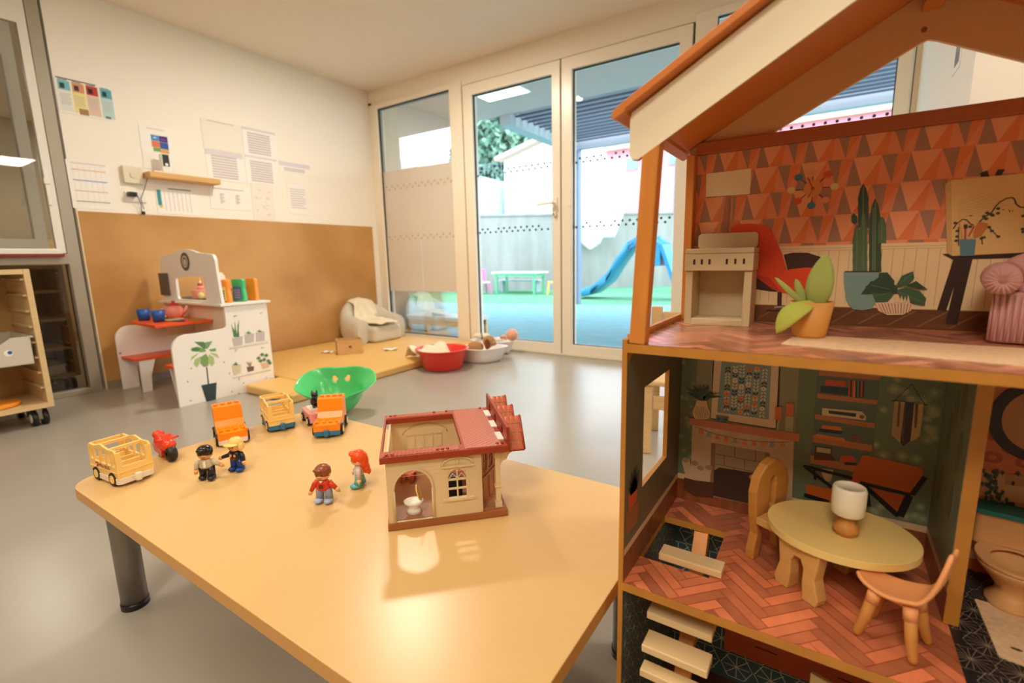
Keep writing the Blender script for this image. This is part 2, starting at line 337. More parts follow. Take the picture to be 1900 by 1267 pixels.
# pergola: side beam, far beam, louvres, post
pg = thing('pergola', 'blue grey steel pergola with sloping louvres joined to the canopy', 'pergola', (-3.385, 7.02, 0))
MB().box((-3.50, 5.152, ZS-.12), (-3.342, 7.12, ZS+.12), mat('pale_beam', S(176, 186, 194), .6)).build('side_beam', pg, True)
MB().box((-3.34, 6.98, ZS-.10), (5.0, 7.10, ZS+.12), M_steel).build('far_beam', pg, True)
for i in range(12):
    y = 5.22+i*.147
    lv = MB(); lv.bar((-3.34, y, ZS+.05), (5.0, y, ZS+.05), .095, .02, M_steel, up=(0, .9, 1)); lv.bar((-3.34, y+.045, ZS-.005), (5.0, y+.045, ZS-.005), .022, .022, mat('louvre_gap_shade', S(70, 78, 98), .6)); lv.build('louvre', pg, True)  # dark bar under each slat stands in for the shaded gap
MB().box((-3.45, 6.96, -.03), (-3.31, 7.08, ZS-.1), mat('post_paint', S(120, 140, 166), .5)).build('post', pg, True, bevel=.006)
# boundary wall with mesh fence
A = Vector((-7.01, 9.28, 0)); Bv = Vector((-3.99, 11.70, 0)); D = (Bv-A).normalized(); N = Vector((D.y, -D.x, 0))
def along(t, z, off=0): p = A + D*t - N*off; return (p.x, p.y, z)
bw = MB(); hgt = 1.72
bw.add([along(-9, -.03), along(14, -.03), along(14, hgt), along(-9, hgt), along(-9, -.03, .2), along(14, -.03, .2), along(14, hgt, .2), along(-9, hgt, .2)], [(0,1,2,3),(4,5,6,7),(3,2,6,7),(0,3,7,4),(1,2,6,5)], M_conc)
bw.bar(along(-9, hgt+.02, .1), along(14, hgt+.02, .1), .26, .05, M_conc)
struct(bw.build('wall_yard'))
fn = thing('mesh_fence', 'pale welded mesh fence along the top of the yard wall', 'fence', tuple(A)[:2]+(hgt,))
M_wire = mat('fence_wire', S(120, 146, 168), .6); M_fpost = mat('fence_post_blue', S(70, 112, 140), .5)
fm = MB()
for i in range(230): t = -9+i*.1; fm.bar(along(t, hgt+.05, .1), along(t, hgt+1.2, .1), .007, .007, M_wire)
for z in (.08, .32, .56, .80, 1.04, 1.18): fm.bar(along(-9, hgt+z, .1), along(14, hgt+z, .1), .007, .007, M_wire)
fm.build('mesh_panel', fn, True)
for i in range(9): MB().bar(along(-8+i*2.5+.35, hgt, .1), along(-8+i*2.5+.35, hgt+1.25, .1), .07, .07, M_fpost).build('fence_post', fn, True)
# sagging white shade cloths in front of the fence
M_sail = mat('white_shade_cloth', S(240, 244, 246), .8)
def cloth(name, label, P, sag, n=14, m=M_sail):
    P = [Vector(p) for p in P]
    def f(u, v):
        a = P[0].lerp(P[1], u); b = P[3].lerp(P[2], u); q = a.lerp(b, v)
        return q + Vector((0, -.25, -1))*sag*sin(pi*u)*(.3+.7*v) + Vector((0, .05, 0))*sin(9*u+4*v)
    return tag(MB().sheet(f, n, n, m).build(name, solid=.01), label, 'shade cloth')
def wp_(u, v, off=-.25):                            # photo point on the fence plane
    d = ray(u, v); p0 = A - N*off; return CAM + d*((p0-CAM).dot(N)/d.dot(N))
cloth('shade_cloth', 'white shade cloth sagging over the fence, seen through the right door', [wp_(1066, 330, -.7), wp_(1190, 322, -.7), wp_(1140, 440, -.7), wp_(1066, 405, -.7)], .15)
cloth('shade_cloth', 'white shade cloth drooping to a point below the yard wall top', [wp_(1060, 385), wp_(1172, 345), wp_(1112, 452), wp_(1075, 440)], .2)
cloth('shade_cloth', 'white shade cloth stretched across the fence, seen through the left door', [wp_(955, 345), wp_(1040, 340), wp_(1048, 415), wp_(1020, 372)], .1)
# neighbours' houses
M_hw = mat('white_render', S(232, 236, 236), .8); M_tile = mat('faded_roof_tile', S(200, 168, 158), .8); M_pink = mat('pink_render', S(232, 150, 168), .8); M_pane = mat('house_window_pane', S(120, 140, 160), .3)
hs = thing('neighbour_house', 'white gabled house with a tiled roof edge, seen through the left door', 'house', (-9.5, 19, 0))
MB().prism([(-12.4, 0), (-9.45, 0), (-9.45, 5.6), (-9.9, 5.62), (-12.4, 4.98)], 'y', 18.5, 20.2, M_hw).build('wall', hs, True)
MB().bar((-12.6, 18.3, 5.02), (-9.6, 18.3, 5.76), .16, .5, M_tile, up=(0, 1, 0)).build('roof_edge', hs, True)
MB().bar((-9.58, 18.3, 5.76), (-9.4, 18.3, 5.70), .16, .5, M_tile, up=(0, 1, 0)).build('roof_edge', hs, True)
h2 = thing('pink_house', 'pink house with small square windows beyond the fence', 'house', (-3.4, 21.5, 0))
MB().box((-8.4, 20.5, 0), (4, 24, 5.15), M_pink).build('wall', h2, True)
MB().box((-8.5, 20.25, 5.15), (4.1, 24.2, 5.4), M_tile).build('roof_edge', h2, True)
MB().box((-9.9, 20.7, 0), (-8.42, 23.5, 5.3), M_hw).build('side_wall', h2, True)
for x in (-7.5, -5.75): MB().box((x, 20.44, 4.3), (x+.5, 20.49, 4.8), M_pane).build('window', h2, True)
h3 = thing('grey_house', 'pale grey flat building with a railing, seen through the left window', 'house', (-19, 14, 0))
MB().prism([(-24, 0), (-12.75, 0), (-12.75, 4.15), (-14.2, 4.6), (-24, 4.95)], 'y', 14, 20, mat('pale_blue_render', S(200, 216, 222), .8)).build('wall', h3, True)
# pine behind the house
tr = thing('tree', 'broad green tree beyond the fence, seen through the left door', 'tree', (-16.0, 23, 0))
MB().tube([(-16, 23, 0), (-16.1, 23, 3.5), (-15.9, 23.1, 6.5)], [.3, .22, .1], mat('tree_bark', S(90, 80, 70), .9)).build('trunk', tr, True)
lf = MB(); Ml1 = mat('tree_leaf', S(128, 166, 146), .7); Ml2 = mat('tree_leaf_dark', S(84, 128, 112), .7)
for i in range(5200):
    while True:
        d = Vector((rnd.uniform(-1, 1), rnd.uniform(-1, 1), rnd.uniform(-1, 1)))
        if d.length < 1: break
    p = Vector((-15.9, 23, 6.6)) + Vector((d.x*3.1, d.y*1.6, d.z*2.9+.2*sin(7*d.x)))
    if p.z < 3.8: continue
    a = Vector((rnd.uniform(-1, 1), rnd.uniform(-1, 1), rnd.uniform(-1, 1))).normalized()*.24; b = a.cross(Vector((rnd.uniform(-1, 1), .3, rnd.uniform(-1, 1)))).normalized()*.13
    lf.add([p-a, p+b, p+a, p-b], [(0, 1, 2, 3)], rnd.choice((Ml1, Ml1, Ml2)))
lf.build('foliage', tr, True, recalc=False)
# blue slide
M_sb = mat('blue_slide_plastic', S(52, 150, 200), .35); M_sr = mat('coral_slide_plastic', S(240, 140, 120), .35); M_ss = mat('grey_play_panel', S(160, 178, 190), .5)
sd = thing('slide', 'wavy blue plastic slide on the green play surface', 'slide', (-3.2, 8.3, -.03))
prof = [(-3.90, .0), (-3.6, .08), (-3.32, .3), (-3.12, .62), (-2.95, .86), (-2.75, .95), (-2.55, .93), (-2.38, .8)]
sp = MB()
for k, (x, z) in enumerate(prof[:-1]):
    x2, z2 = prof[k+1]; y0 = 8.05+.03*k; y1 = y0+.03
    sp.add([(x, y0, z), (x2, y1, z2), (x2, y1+.5, z2), (x, y0+.5, z)], [(0, 1, 2, 3)], M_sb, True)
    for yy in (0, .5): sp.add([(x, y0+yy, z-.02), (x2, y1+yy, z2-.02), (x2, y1+yy, z2+.13), (x, y0+yy, z+.10)], [(0, 1, 2, 3)], M_sb, True)
sp.build('chute', sd, True, solid=.03)
MB().box((-2.72, 8.2, .55), (-2.4, 8.7, .9), M_sb).build('platform', sd, True, bevel=.01)
lad = MB(); lad.add([(-2.40, 8.2, .9), (-2.40, 8.7, .9), (-2.05, 8.7, -.03), (-2.05, 8.2, -.03)], [(0, 1, 2, 3)], M_sb); lad.build('ladder', sd, True, solid=.06)
s2 = thing('play_tower', 'grey play tower with a short coral slide at its foot', 'play tower', (-1.9, 10.3, -.03))
MB().box((-2.55, 10.0, -.03), (-2.4, 10.9, 1.2), M_ss).build('side_panel', s2, True, bevel=.01)
MB().box((-1.55, 10.0, -.03), (-1.4, 10.9, 1.2), M_ss).build('side_panel', s2, True, bevel=.01)
MB().box((-2.4, 10.5, .7), (-1.55, 10.6, 1.15), M_ss).build('back_panel', s2, True)
ch = MB(); ch.add([(-2.3, 9.6, .0), (-1.7, 9.6, .0), (-1.75, 10.2, .7), (-2.25, 10.2, .7)], [(0, 1, 2, 3)], M_sr); ch.build('chute', s2, True, solid=.08)
# children's table, chairs, bench in the yard
def tiny_chair(x, y, rz, ms, mb, label):
    t = thing('child_chair', label, 'chair', (x, y, -.03), rz, None)
    MB().box((-.14, -.14, .24), (.14, .14, .265), ms).build('seat', t, bevel=.006)
    bk = MB(); bk.prism([(-.14, .24), (.14, .24), (.12, .54), (-.12, .54)], 'y', .12, .15, mb, [[(-.08, .3), (.08, .3), (.07, .38), (-.07, .38)]]); bk.build('backrest', t, bevel=.008)
    for sx in (-1, 1):
        for sy in (-1, 1): MB().bar((sx*.12, sy*.12, .24), (sx*.15, sy*.15, 0), .035, .035, mb).build('leg', t)
    return t
tiny_chair(-6.42, 8.60, radians(55), M_hw, mat('pink_chair_plastic', S(230, 120, 180), .4), 'small pink chair at the left end of the outdoor table')
tiny_chair(-4.80, 8.95, radians(-60), mat('yellow_chair_plastic', S(238, 206, 110), .4), mat('yellow_chair_plastic', S(238, 206, 110), .4), 'small yellow chair at the right end of the outdoor table')
ot = thing('outdoor_table', "white topped children's table with green legs in the yard", 'table', (-5.6, 8.9, -.03))
Mgr = mat('green_metal', S(90, 190, 150), .4)
MB().box((-.6, -.25, .44), (.55, .25, .47), M_hw).build('tabletop', ot, bevel=.008); MB().box((-.55, -.22, .38), (.5, .22, .438), Mgr).build('apron', ot)
for sx in (-.5, .45):
    for sy in (-.2, .2): MB().bar((sx, sy, .39), (sx, sy, 0), .04, .04, Mgr).build('leg', ot)
ob = thing('outdoor_bench', 'low grey bench beside the outdoor table', 'bench', (-5.95, 9.34, -.03))
MB().box((-.5, -.12, .25), (.6, .12, .28), M_ss).build('seat', ob)
for sx in (-.4, .5): MB().bar((sx, 0, .25), (sx, 0, 0), .05, .15, M_ss).build('leg', ob)
# low wooden bench just outside the narrow window
be = thing('wooden_bench', 'low bench with a pale top and wooden frame outside the left window', 'bench', (-3.0, 3.5, -.03))
MB().box((-3.48, 3.36, .165), (-2.66, 3.66, .20), mat('bench_top', S(206, 222, 226), .5)).build('seat', be, True, bevel=.004)
fr = MB(); fr.box((-3.46, 3.37, .115), (-2.68, 3.40, .163), M_wood); fr.box((-3.46, 3.62, .115), (-2.68, 3.65, .163), M_wood); fr.build('rail', be, True)
for x in (-3.46, -2.71):
    for y in (3.37, 3.62): MB().box((x, y, -.03), (x+.035, y+.03, .163), M_wood).build('leg', be, True)
# clutter near the yard gate seen under the paper screen
mc = thing('raised_kerb', 'long low kerb box at the far side of the yard, under the paper screen', 'kerb', (-8.4, 6.8, 0))
MB().box((-9.4, 6.6, -.03), (-7.4, 7.0, .18), M_hw).build('body', mc, True, bevel=.01); MB().box((-9.4, 6.58, .181), (-7.4, 7.02, .22), mat('pale_wood_cap', S(214, 190, 170), .6)).build('cap', mc, True)
# ================================================================ ON THE LEFT WALL
X0 = XW+.001
def sheet(name, label, y0, z0, y1, z1, cat='notice', draw=None, dy=0, m=None):
    b = MB(); X = X0+dy; b.box((X, y0, z0), (X+.0015, y1, z1), m or M_paper)
    X += .002
    kk = [0]
    def r(a, c, d, e, mm): kk[0] += 1; b.box((X-.0006, y0+(y1-y0)*a, z1-(z1-z0)*e), (X+.00002*kk[0], y0+(y1-y0)*d, z1-(z1-z0)*c), mm)
    if draw: draw(r)
    return tag(b.build(name), label, cat)
C = lambda n, *c: mat('print_'+n, S(*c), .7)
def poster(r):
    r(.02, .0, .7, .03, C('dark', 70, 60, 60))
    cols = [((.03, .25), (120, 190, 205), (230, 232, 226)), ((.27, .49), (222, 150, 120), (240, 226, 150)), ((.51, .73), (190, 60, 40), (228, 200, 180)), ((.76, .98), (90, 170, 185), (190, 222, 222))]
    for k, ((a, b), c1, c2) in enumerate(cols):
        r(a, .06, b, .94, C('col%d' % k, *c2)); r(a+.01, .08, b-.01, .34, C('pic%d' % k, *c1)); r(a+.04, .15, a+.12, .3, C('picd%d' % k, c1[0]//3, c1[1]//3, c1[2]//3))
        r(a+.02, .045, b-.05, .065, C('title', 60, 60, 90))
        for j in range(6): r(a+.02, .45+j*.055, b-.02-.02*(j % 2), .455+j*.055+.012, M_ink)
    r(.34, .8, .5, .97, C('sketch', 170, 130, 90)); r(.80, .88, .9, .95, C('titl', 110, 120, 120))
sheet('poster', 'wide poster of four illustrated columns high on the left wall', 1.004, 1.565, 1.259, 1.748, 'poster', poster)
def table_sheet(top, rows=9, x0=.14, x1=.82, y0=.16, y1=.95):
    def f(r):
        r(0, 0, 1, top, C('lilac', 222, 216, 224))
        for i in range(rows):
            a = y0+(y1-y0)*i/rows; r(x0, a, x1, a+(y1-y0)/rows*.62, C('cells', 204, 194, 198))
    return f
def plain(r):
    r(.15, .03, .8, .055, M_ink)
sheet('notice', 'large blank sheet with a single title line, upper left of the pale notices', 1.729, 1.50, 1.998, 1.693, draw=plain, m=mat('paper_cream', S(244, 236, 224), .7))
sheet('notice', 'sheet with a dense grey grid, topmost of the pale notices', 2.001, 1.503, 2.25, 1.693, draw=table_sheet(.08))
sheet('notice', 'sheet with a grey grid below the blank titled sheet', 1.733, 1.30, 1.985, 1.496, draw=table_sheet(.16))
sheet('notice', 'sheet with a dense grey grid in the middle of the pale notices', 2.0, 1.306, 2.245, 1.499, draw=table_sheet(.06, 9))
sheet('notice', 'short sheet with a lilac band at the right of the grids', 2.262, 1.42, 2.523, 1.498, draw=table_sheet(.4, 2, y0=.55, y1=.9))
def two_cols(r):
    r(.1, .06, .88, .1, M_ink)
    for x in (.25, .65):
        for i in range(9): r(x, .3+i*.05, x+.12-.03*(i % 3), .33+i*.05, M_ink)
sheet('notice', 'sheet with two short columns of writing just right of the wooden shelf', 1.728, 1.106, 1.998, 1.256, draw=two_cols)
def map_(r):
    for i in range(14): a = rnd.uniform(.1, .75); c = rnd.uniform(.1, .85); r(a, c, a+rnd.uniform(.05, .18), c+rnd.uniform(.02, .06), M_ink2)
sheet('notice', 'faint drawn plan on cream paper at the bottom of the notices', 2.02, 1.046, 2.19, 1.30, draw=map_, m=mat('paper_cream', S(244, 236, 224), .7))
def letter(r):
    r(.1, .02, .6, .07, M_white)
    for i in range(9): r(.12, .22+i*.07, .85-.1*(i % 4 == 3), .24+i*.07, M_ink)
sheet('notice', 'typed letter in a clear sleeve, rightmost low notice on the left wall', 2.308, 1.105, 2.489, 1.357, draw=letter)
def blocks(r):
    r(.22, .05, .75, .08, M_ink2)
    for a, b, c, d, col in ((.32, .2, .56, .34, (80, 150, 205)), (.565, .2, .82, .34, (60, 50, 140)), (.32, .345, .56, .48, (232, 120, 80)), (.565, .345, .82, .5, (50, 90, 170)), (.35, .485, .56, .58, (120, 170, 90)), (.565, .505, .82, .6, (225, 170, 90))):
        r(a, b, c, d, C('blk%d%d' % (col[0], col[1]), *col))
    r(.40, .25, .48, .27, M_white); r(.62, .27, .76, .29, C('red', 200, 60, 60))
sheet('notice', 'white sheet with six coloured blocks pinned above the wooden shelf', 1.366, 1.322, 1.548, 1.58, draw=blocks)
def plan(r):
    for i, c in enumerate(((230, 190, 150), (120, 150, 200), (220, 190, 160), (150, 170, 90))): r(.1, .18+i*.22, .88, .2+i*.22, C('ln%d' % i, *c))
    for i in range(6): r(.12+i*.13, .1, .125+i*.13, .93, M_ink2)
    r(.1, .04, .9, .07, M_ink2)
sheet('notice', 'ruled timetable with coloured lines in a clear sleeve beside the glass partition', .992, 1.056, 1.189, 1.318, draw=plan)
def plan2(r):
    r(.03, .2, .12, .72, C('teal', 60, 150, 160)); r(.05, .72, .13, .8, C('yel', 220, 200, 80)); r(.3, .12, .85, .15, C('tealdark', 40, 90, 90))
    for i in range(7): r(.2+i*.1, .25, .21+i*.1, .9, M_ink)
sheet('notice', 'chart with a teal margin tab hanging below the wooden shelf', 1.406, 1.052, 1.650, 1.235, draw=plan2)
# thermostat, switch plate, plug and cable, shelf, digital reader
th = thing('thermostat', 'cream square thermostat box left of the wooden shelf', 'thermostat', (XW, 1.295, 1.27))
bb = MB(); bb.box((XW, 1.244, 1.219), (XW+.028, 1.343, 1.320), mat('cream_plastic', S(232, 222, 196), .4)); bb.build('housing', th, True, bevel=.004)
dd = MB(); dd.cyl((XW+.028, 1.293, 1.268), .018, .006, mat('cream_plastic'  , S(232, 222, 196)), axis='x'); dd.build('dial', th, True)
so = thing('wall_socket', 'white double wall socket with a black charger below the thermostat', 'socket', (XW, 1.295, 1.15))
MB().box((XW, 1.242, 1.112), (XW+.010, 1.352, 1.172), M_white).build('plate', so, True, bevel=.002)
pg_ = thing('charger', 'black charger plugged into the wall socket, its cable hanging down', 'charger', (XW, 1.27, 1.155))
bb = MB(); bb.box((XW+.010, 1.25, 1.140), (XW+.05, 1.293, 1.166), M_black); bb.build('plug', pg_, True, bevel=.004)
cbm = MB(); cbm.tube([(XW+.045, 1.29, 1.15), (XW+.03, 1.31, 1.10), (XW+.02, 1.312, 1.06), (XW+.018, 1.318, 1.052)], .0022, M_black, 6)
cbm.tube([(XW+.04, 1.36, 1.255), (XW+.03, 1.335, 1.18), (XW+.025, 1.315, 1.13), (XW+.02, 1.325, 1.07)], .002, M_black, 6); cbm.build('cable', pg_, True)
MB().box((XW+.012, 1.310, 1.040), (XW+.022, 1.33, 1.058), M_black).build('connector', pg_, True, bevel=.002)
tag(MB().box((XW+.002, 1.352, 1.257), (XW+.10, 1.765, 1.292), M_pine).build('wooden_shelf', bevel=.005), 'short knotty pine shelf fixed to the left wall under the coloured notice', 'shelf')
rd = thing('digital_thermometer', 'white upright hand-held device with a black display on the wooden shelf', 'thermometer', (XW+.06, 1.455, 1.293))
bb = MB(); bb.box((XW+.045, 1.435, 1.293), (XW+.075, 1.485, 1.41), M_white); bb.build('body', rd, True, bevel=.006)
MB().box((XW+.0755, 1.442, 1.335), (XW+.0775, 1.478, 1.405), M_black).build('display', rd, True, bevel=.001); MB().cyl((XW+.076, 1.46, 1.345), .009, .004, M_white, axis='x').build('button', rd, True)
tag(MB().box((XW+.05, 1.385, 1.293), (XW+.085, 1.43, 1.302), M_white).build('white_case', bevel=.003), 'small white case lying on the left end of the wooden shelf', 'case')

# ================================================================ TROLLEYS WITH TRAY RAILS
M_birch = mat('birch_panel', S(222, 190, 140), .45, .4, n=.08, nscale=5, stretch=(1, 1, 8)); M_tray = mat('translucent_tray', S(206, 196, 180), .3, .5); M_rail = mat('tray_rail', S(210, 184, 140), .5)
def trolley(t, xf, y0, y1, z0, z1, depth, rails):
    th_ = .022
    sh = MB(); sh.box((xf-depth, y1-th_, z0), (xf, y1, z1), M_birch); sh.build('side_panel', t, True, bevel=.002)
    sh = MB(); sh.box((xf-depth, y0, z0), (xf, y0+th_, z1), M_birch); sh.build('side_panel', t, True, bevel=.002)
    MB().box((xf-depth+.001, y0+th_, z1-th_), (xf-.001, y1-th_, z1-.001), M_birch).build('top_panel', t, True)
    MB().box((xf-depth+.001, y0+th_, z0+.001), (xf-.001, y1-th_, z0+th_), M_birch).build('base_panel', t, True)
    MB().box((xf-depth, y0+th_, z0+th_), (xf-depth+.006, y1-th_, z1-th_), mat('back_panel_ply', S(200, 160, 104), .6)).build('back_panel', t, True)
    for yy in (y0+th_, y1-th_-.012):
        for i in range(rails):
            z = z0+.09+i*(z1-z0-.14)/(rails-1); MB().box((xf-depth+.02, yy, z), (xf-.01, yy+.012, z+.008), M_rail).build('tray_rail', t, True)
    for x in (xf-.05, xf-depth+.05):
        for yy in (y0+.05, y1-.05):
            c = MB(); c.cyl((x-.0, yy-.028, .037), .037, .02, M_black, 20, 'y'); c.cyl((x, yy+.008, .037), .037, .02, M_black, 20, 'y')
            c.box((x-.02, yy-.01, .03), (x+.02, yy+.01, z0), M_grey); c.cyl((x, yy-.0302, .037), .022, .003, M_white, 16, 'y'); c.cyl((x, yy+.0275, .037), .022, .003, M_white, 16, 'y'); c.build('caster', t, True)
t1 = thing('tray_trolley', 'birch tray trolley on casters at the left edge, holding one translucent tray', 'trolley', (-3.15, .42, 0))
trolley(t1, -3.0, .18, .64, .085, .722, .34, 8)
def tray(b, x0, x1, y0, y1, z0, z1, m, lip=.012):
    t = .003; b.box((x0, y0, z0), (x1, y1, z0+t), m); b.box((x0, y0, z0+t), (x0+t, y1, z1), m); b.box((x0+t, y0, z0+t), (x1, y0+t, z1), m); b.box((x0+t, y1-t, z0+t), (x1, y1, z1), m)
    b.prism([(y0, z0), (y1, z0), (y1, z1), (y1-.06, z1), (y1-.10, z1-.028), (y0+.10, z1-.028), (y0+.06, z1), (y0, z1)], 'x', x1-t, x1, m)
    b.box((x0, y1, z1-.006), (x1+.004, y1+lip, z1), m); b.box((x0, y0-lip, z1-.006), (x1+.004, y0, z1), m)
tt = thing('storage_tray', 'translucent tray with a small round sticker slid into the front trolley', 'tray', (-3.15, .42, .30))
b = MB(); tray(b, -3.30, -2.985, .222, .596, .30, .425, M_tray); b.build('tray_body', tt, True, bevel=.002)
b = MB(); b.cyl((-2.985, .52, .36), .014, .001, M_white, 20, 'x'); b.cyl((-2.9838, .525, .362), .008, .0005, mat('sticker_blue', S(50, 90, 170), .5), 14, 'x'); b.build('round_sticker', tt, True)
op = MB(); op.prism(arc(-3.10, .42, .085, .13, 0, 345, 22), 'z', .109, .126, mat('orange_foam', S(244, 150, 30), .6), [arc(-3.11, .40, .045, .07, 0, 345, 20)])
tag(op.build('orange_ring', bevel=.004), 'flat orange ring piece on the floor of the front trolley', 'toy')
t2 = thing('tray_trolley', 'shelf trolley seen dimly through the lower partition glass, behind the front one', 'trolley', (-3.95, .7, 0))
trolley(t2, -3.74, .35, .94, .085, .742, .38, 6)
for z in (.25, .42, .585): MB().box((-4.09, .374, z), (-3.745, .916, z+.014), M_birch).build('shelf', t2, True)
wb = MB(); tray(wb, -4.05, -3.77, .62, .88, .109, .16, M_white); tag(wb.build('white_box', bevel=.004), 'low white box on the bottom shelf of the trolley behind the glass', 'box')
wb = MB(); wb.ell((-3.9, .66, .46), (.05, .07, .026), mat('pale_cloth', S(230, 210, 180), .8)); wb.ell((-3.9, .76, .457), (.05, .05, .022), mat('pale_cloth', S(230, 210, 180))); tag(wb.build('folded_cloth'), 'pale folded cloth on the second shelf of the trolley behind the glass', 'cloth')
wb = MB(); wb.ell((-3.86, .74, .28), (.05, .075, .017), mat('orange_red_toy', S(214, 84, 44), .5)); wb.ell((-3.86, .66, .275), (.03, .02, .012), M_white); tag(wb.build('orange_toy'), 'orange toy lying on the third shelf of the trolley behind the glass', 'toy')

# ================================================================ CHILDREN'S SHOP AND CAFE STAND
M_lam = mat('white_laminate', S(246, 240, 232), .35); M_slate = mat('chalk_slate', S(104, 94, 84), .6); M_lam2 = mat('laminate_inner', S(238, 218, 190), .45)
ks = thing('cafe_stand', 'white wooden play cafe stand with orange bench seats and table and printed plants', 'play stand', (-3.11, 1.32, 0))
XA, XB = -2.747, -3.48
sideA = [(1.052, 0), (1.567, 0), (1.567, .498), (1.328, .498), (1.328, .40)]+arc(1.306, .40, .022, .022, 0, -90, 4)+[(1.16, .372)]+arc(1.13, .302, .078, .072, 80, 180, 7)+[(1.052, .10)]
sa = MB(); sa.prism(sideA, 'x', XA-.015, XA, M_lam); sa.build('side_panel', ks, True, bevel=.002)
sideB = [(1.054, 0), (1.137, 0), (1.140, .08)]+arc(1.19, .12, .05, .05, 180, 90, 4)+[(1.567, .17), (1.567, .498), (1.328, .498), (1.328, .42)]+[(1.30, .376), (1.16, .376)]+arc(1.13, .308, .076, .070, 80, 180, 7)
sb = MB(); sb.prism(sideB, 'x', XB-.015, XB, M_lam, [arc(1.066, .218, .007, .007, 0, 324, 8)]); sb.build('side_panel', ks, True, bevel=.002)
# counter top, arch, chalk flap, inner shelves and seats
MB().box((XB-.03, 1.305, .499), (XA+.012, 1.585, .512), M_lam).build('counter_top', ks, True, bevel=.002)
ar = MB(); xl, xr = -3.475, -2.79
ap = [(xl, .513), (xr+.02, .513), (xr, .70)]+arc(xr-.045, .735, .045, .05, 0, 60, 4)+arc((xl+xr)/2, .69, .27, .125, 55, 125, 10)+arc(xl+.045, .735, .045, .05, 120, 180, 4)
xm0, xm1 = -3.29, -2.94
ar.prism(ap, 'y', 1.33, 1.345, M_lam, [rrect(xm0, .525, xm1, .66, .02)]); ar.build('arch_board', ks, True, bevel=.002)
em = MB(); em.prism(arc(-3.13, .745, .052, .052, 0, 352, 32), 'y', 1.3270, 1.3298, M_slate); em.prism(arc(-3.13, .745, .036, .036, 0, 300, 6), 'y', 1.3262, 1.3270, mat('emblem_cream', S(226, 214, 196), .6), [arc(-3.13, .745, .028, .028, 0, 300, 6)]); em.prism(arc(-3.13, .742, .016, .018, 0, 340, 16), 'y', 1.3262, 1.327, mat('emblem_cream', S(226, 214, 196)))
em.build('round_emblem', ks, True)
MB().box((xl-.01, 1.318, .545), (xl+.10, 1.329, .68), M_slate).build('chalk_board', ks, True, bevel=.002)
MB().prism([(1.346, .513), (1.43, .513), (1.415, .66), (1.40, .68), (1.346, .68)], 'x', -2.885, -2.873, M_lam).build('end_rib', ks, True, bevel=.004)
MB().box((XB, 1.335, .30), (XA-.016, 1.348, .495), M_lam2).build('back_board', ks, True)
MB().box((XB, 1.335, .0), (XA-.016, 1.348, .16), M_lam2).build('lower_board', ks, True)
MB().box((-3.16, 1.20, .33), (-3.145, 1.334, .404), M_lam2).build('table_support', ks, True)
MB().box((XB, 1.348, .30), (XA-.016, 1.56, .312), M_lam2).build('inner_shelf', ks, True)
tb_ = MB(); tb_.prism([(-3.27, 1.07), (-2.90, 1.05), (-2.90, 1.334), (-3.47, 1.334), (-3.47, 1.20)], 'z', .405, .42, M_orange); tb_.build('tabletop', ks, True, bevel=.002)
MB().box((-3.478, 1.065, .185), (-3.29, 1.334, .20), M_orange).build('seat', ks, True, bevel=.003)
MB().box((-2.95, 1.085, .185), (-2.764, 1.334, .20), M_orange).build('seat', ks, True, bevel=.003)
MB().prism([(1.09, 0), (1.135, 0), (1.14, .09), (1.17, .184), (1.09, .184)], 'x', -3.31, -3.295, M_lam).build('seat_support', ks, True)
MB().prism([(1.12, 0), (1.3, 0), (1.3, .184), (1.10, .184)], 'x', -2.94, -2.925, M_lam).build('seat_support', ks, True)
# printed plants on the right-hand side panel, traced on the panel's own plane
XP = XA+.0008
def pa(u, v): p = onX(200+u/3.8406, 440+v/3.8406, XA); return (p.y, p.z)
PK = [0]
def pr(b, pts, m): PK[0] += 1; b.prism([pa(*q) for q in pts], 'x', XA+.0001, XP+PK[0] % 60*.00003, m)
Lg = mat('print_leaf', S(126, 164, 96), .6); Ld = mat('print_leaf_dark', S(84, 128, 84), .6); Lp = mat('print_leaf_pale', S(176, 198, 132), .6); Pt = mat('print_dark_pot', S(46, 62, 66), .6); Ps = mat('print_shelf', S(214, 200, 178), .6); Pp = mat('print_grey_pot', S(200, 192, 190), .6)
fb = MB(); pr(fb, [(665, 1055), (775, 1035), (770, 1165), (705, 1178)], Pt); pr(fb, [(700, 925), (708, 922), (722, 1045), (712, 1048)], mat('print_stem', S(96, 84, 66), .6))
for pts, m in (([(700, 830), (725, 870), (715, 915), (685, 925), (660, 900), (660, 855)], Lg), ([(720, 835), (755, 855), (760, 900), (740, 920), (715, 890)], Lp), ([(660, 850), (620, 870), (612, 905), (635, 930), (655, 895)], Lp), ([(700, 815), (660, 820), (590, 790), (640, 780), (690, 795)], Lg), ([(590, 800), (625, 785), (660, 795), (640, 815), (600, 812)], Ld), ([(690, 800), (615, 745), (680, 745), (710, 770)], Ld), ([(700, 800), (690, 750), (745, 740), (715, 790)], Lg), ([(720, 800), (770, 790), (770, 812), (735, 815)], Lg), ([(725, 825), (775, 830), (795, 862), (770, 850)], Lp), ([(650, 825), (600, 850), (588, 880), (620, 855)], Lp)): pr(fb, pts, m)
fb.build('printed_fig_plant', ks, True)
sh_ = MB()
pr(sh_, [(865, 790), (1140, 745), (1142, 752), (866, 800)], Ps); pr(sh_, [(890, 1000), (1160, 940), (1160, 950), (892, 1008)], Ps); pr(sh_, [(905, 798), (925, 795), (908, 820)], Ps); pr(sh_, [(930, 1005), (945, 1000), (935, 1022)], Ps)
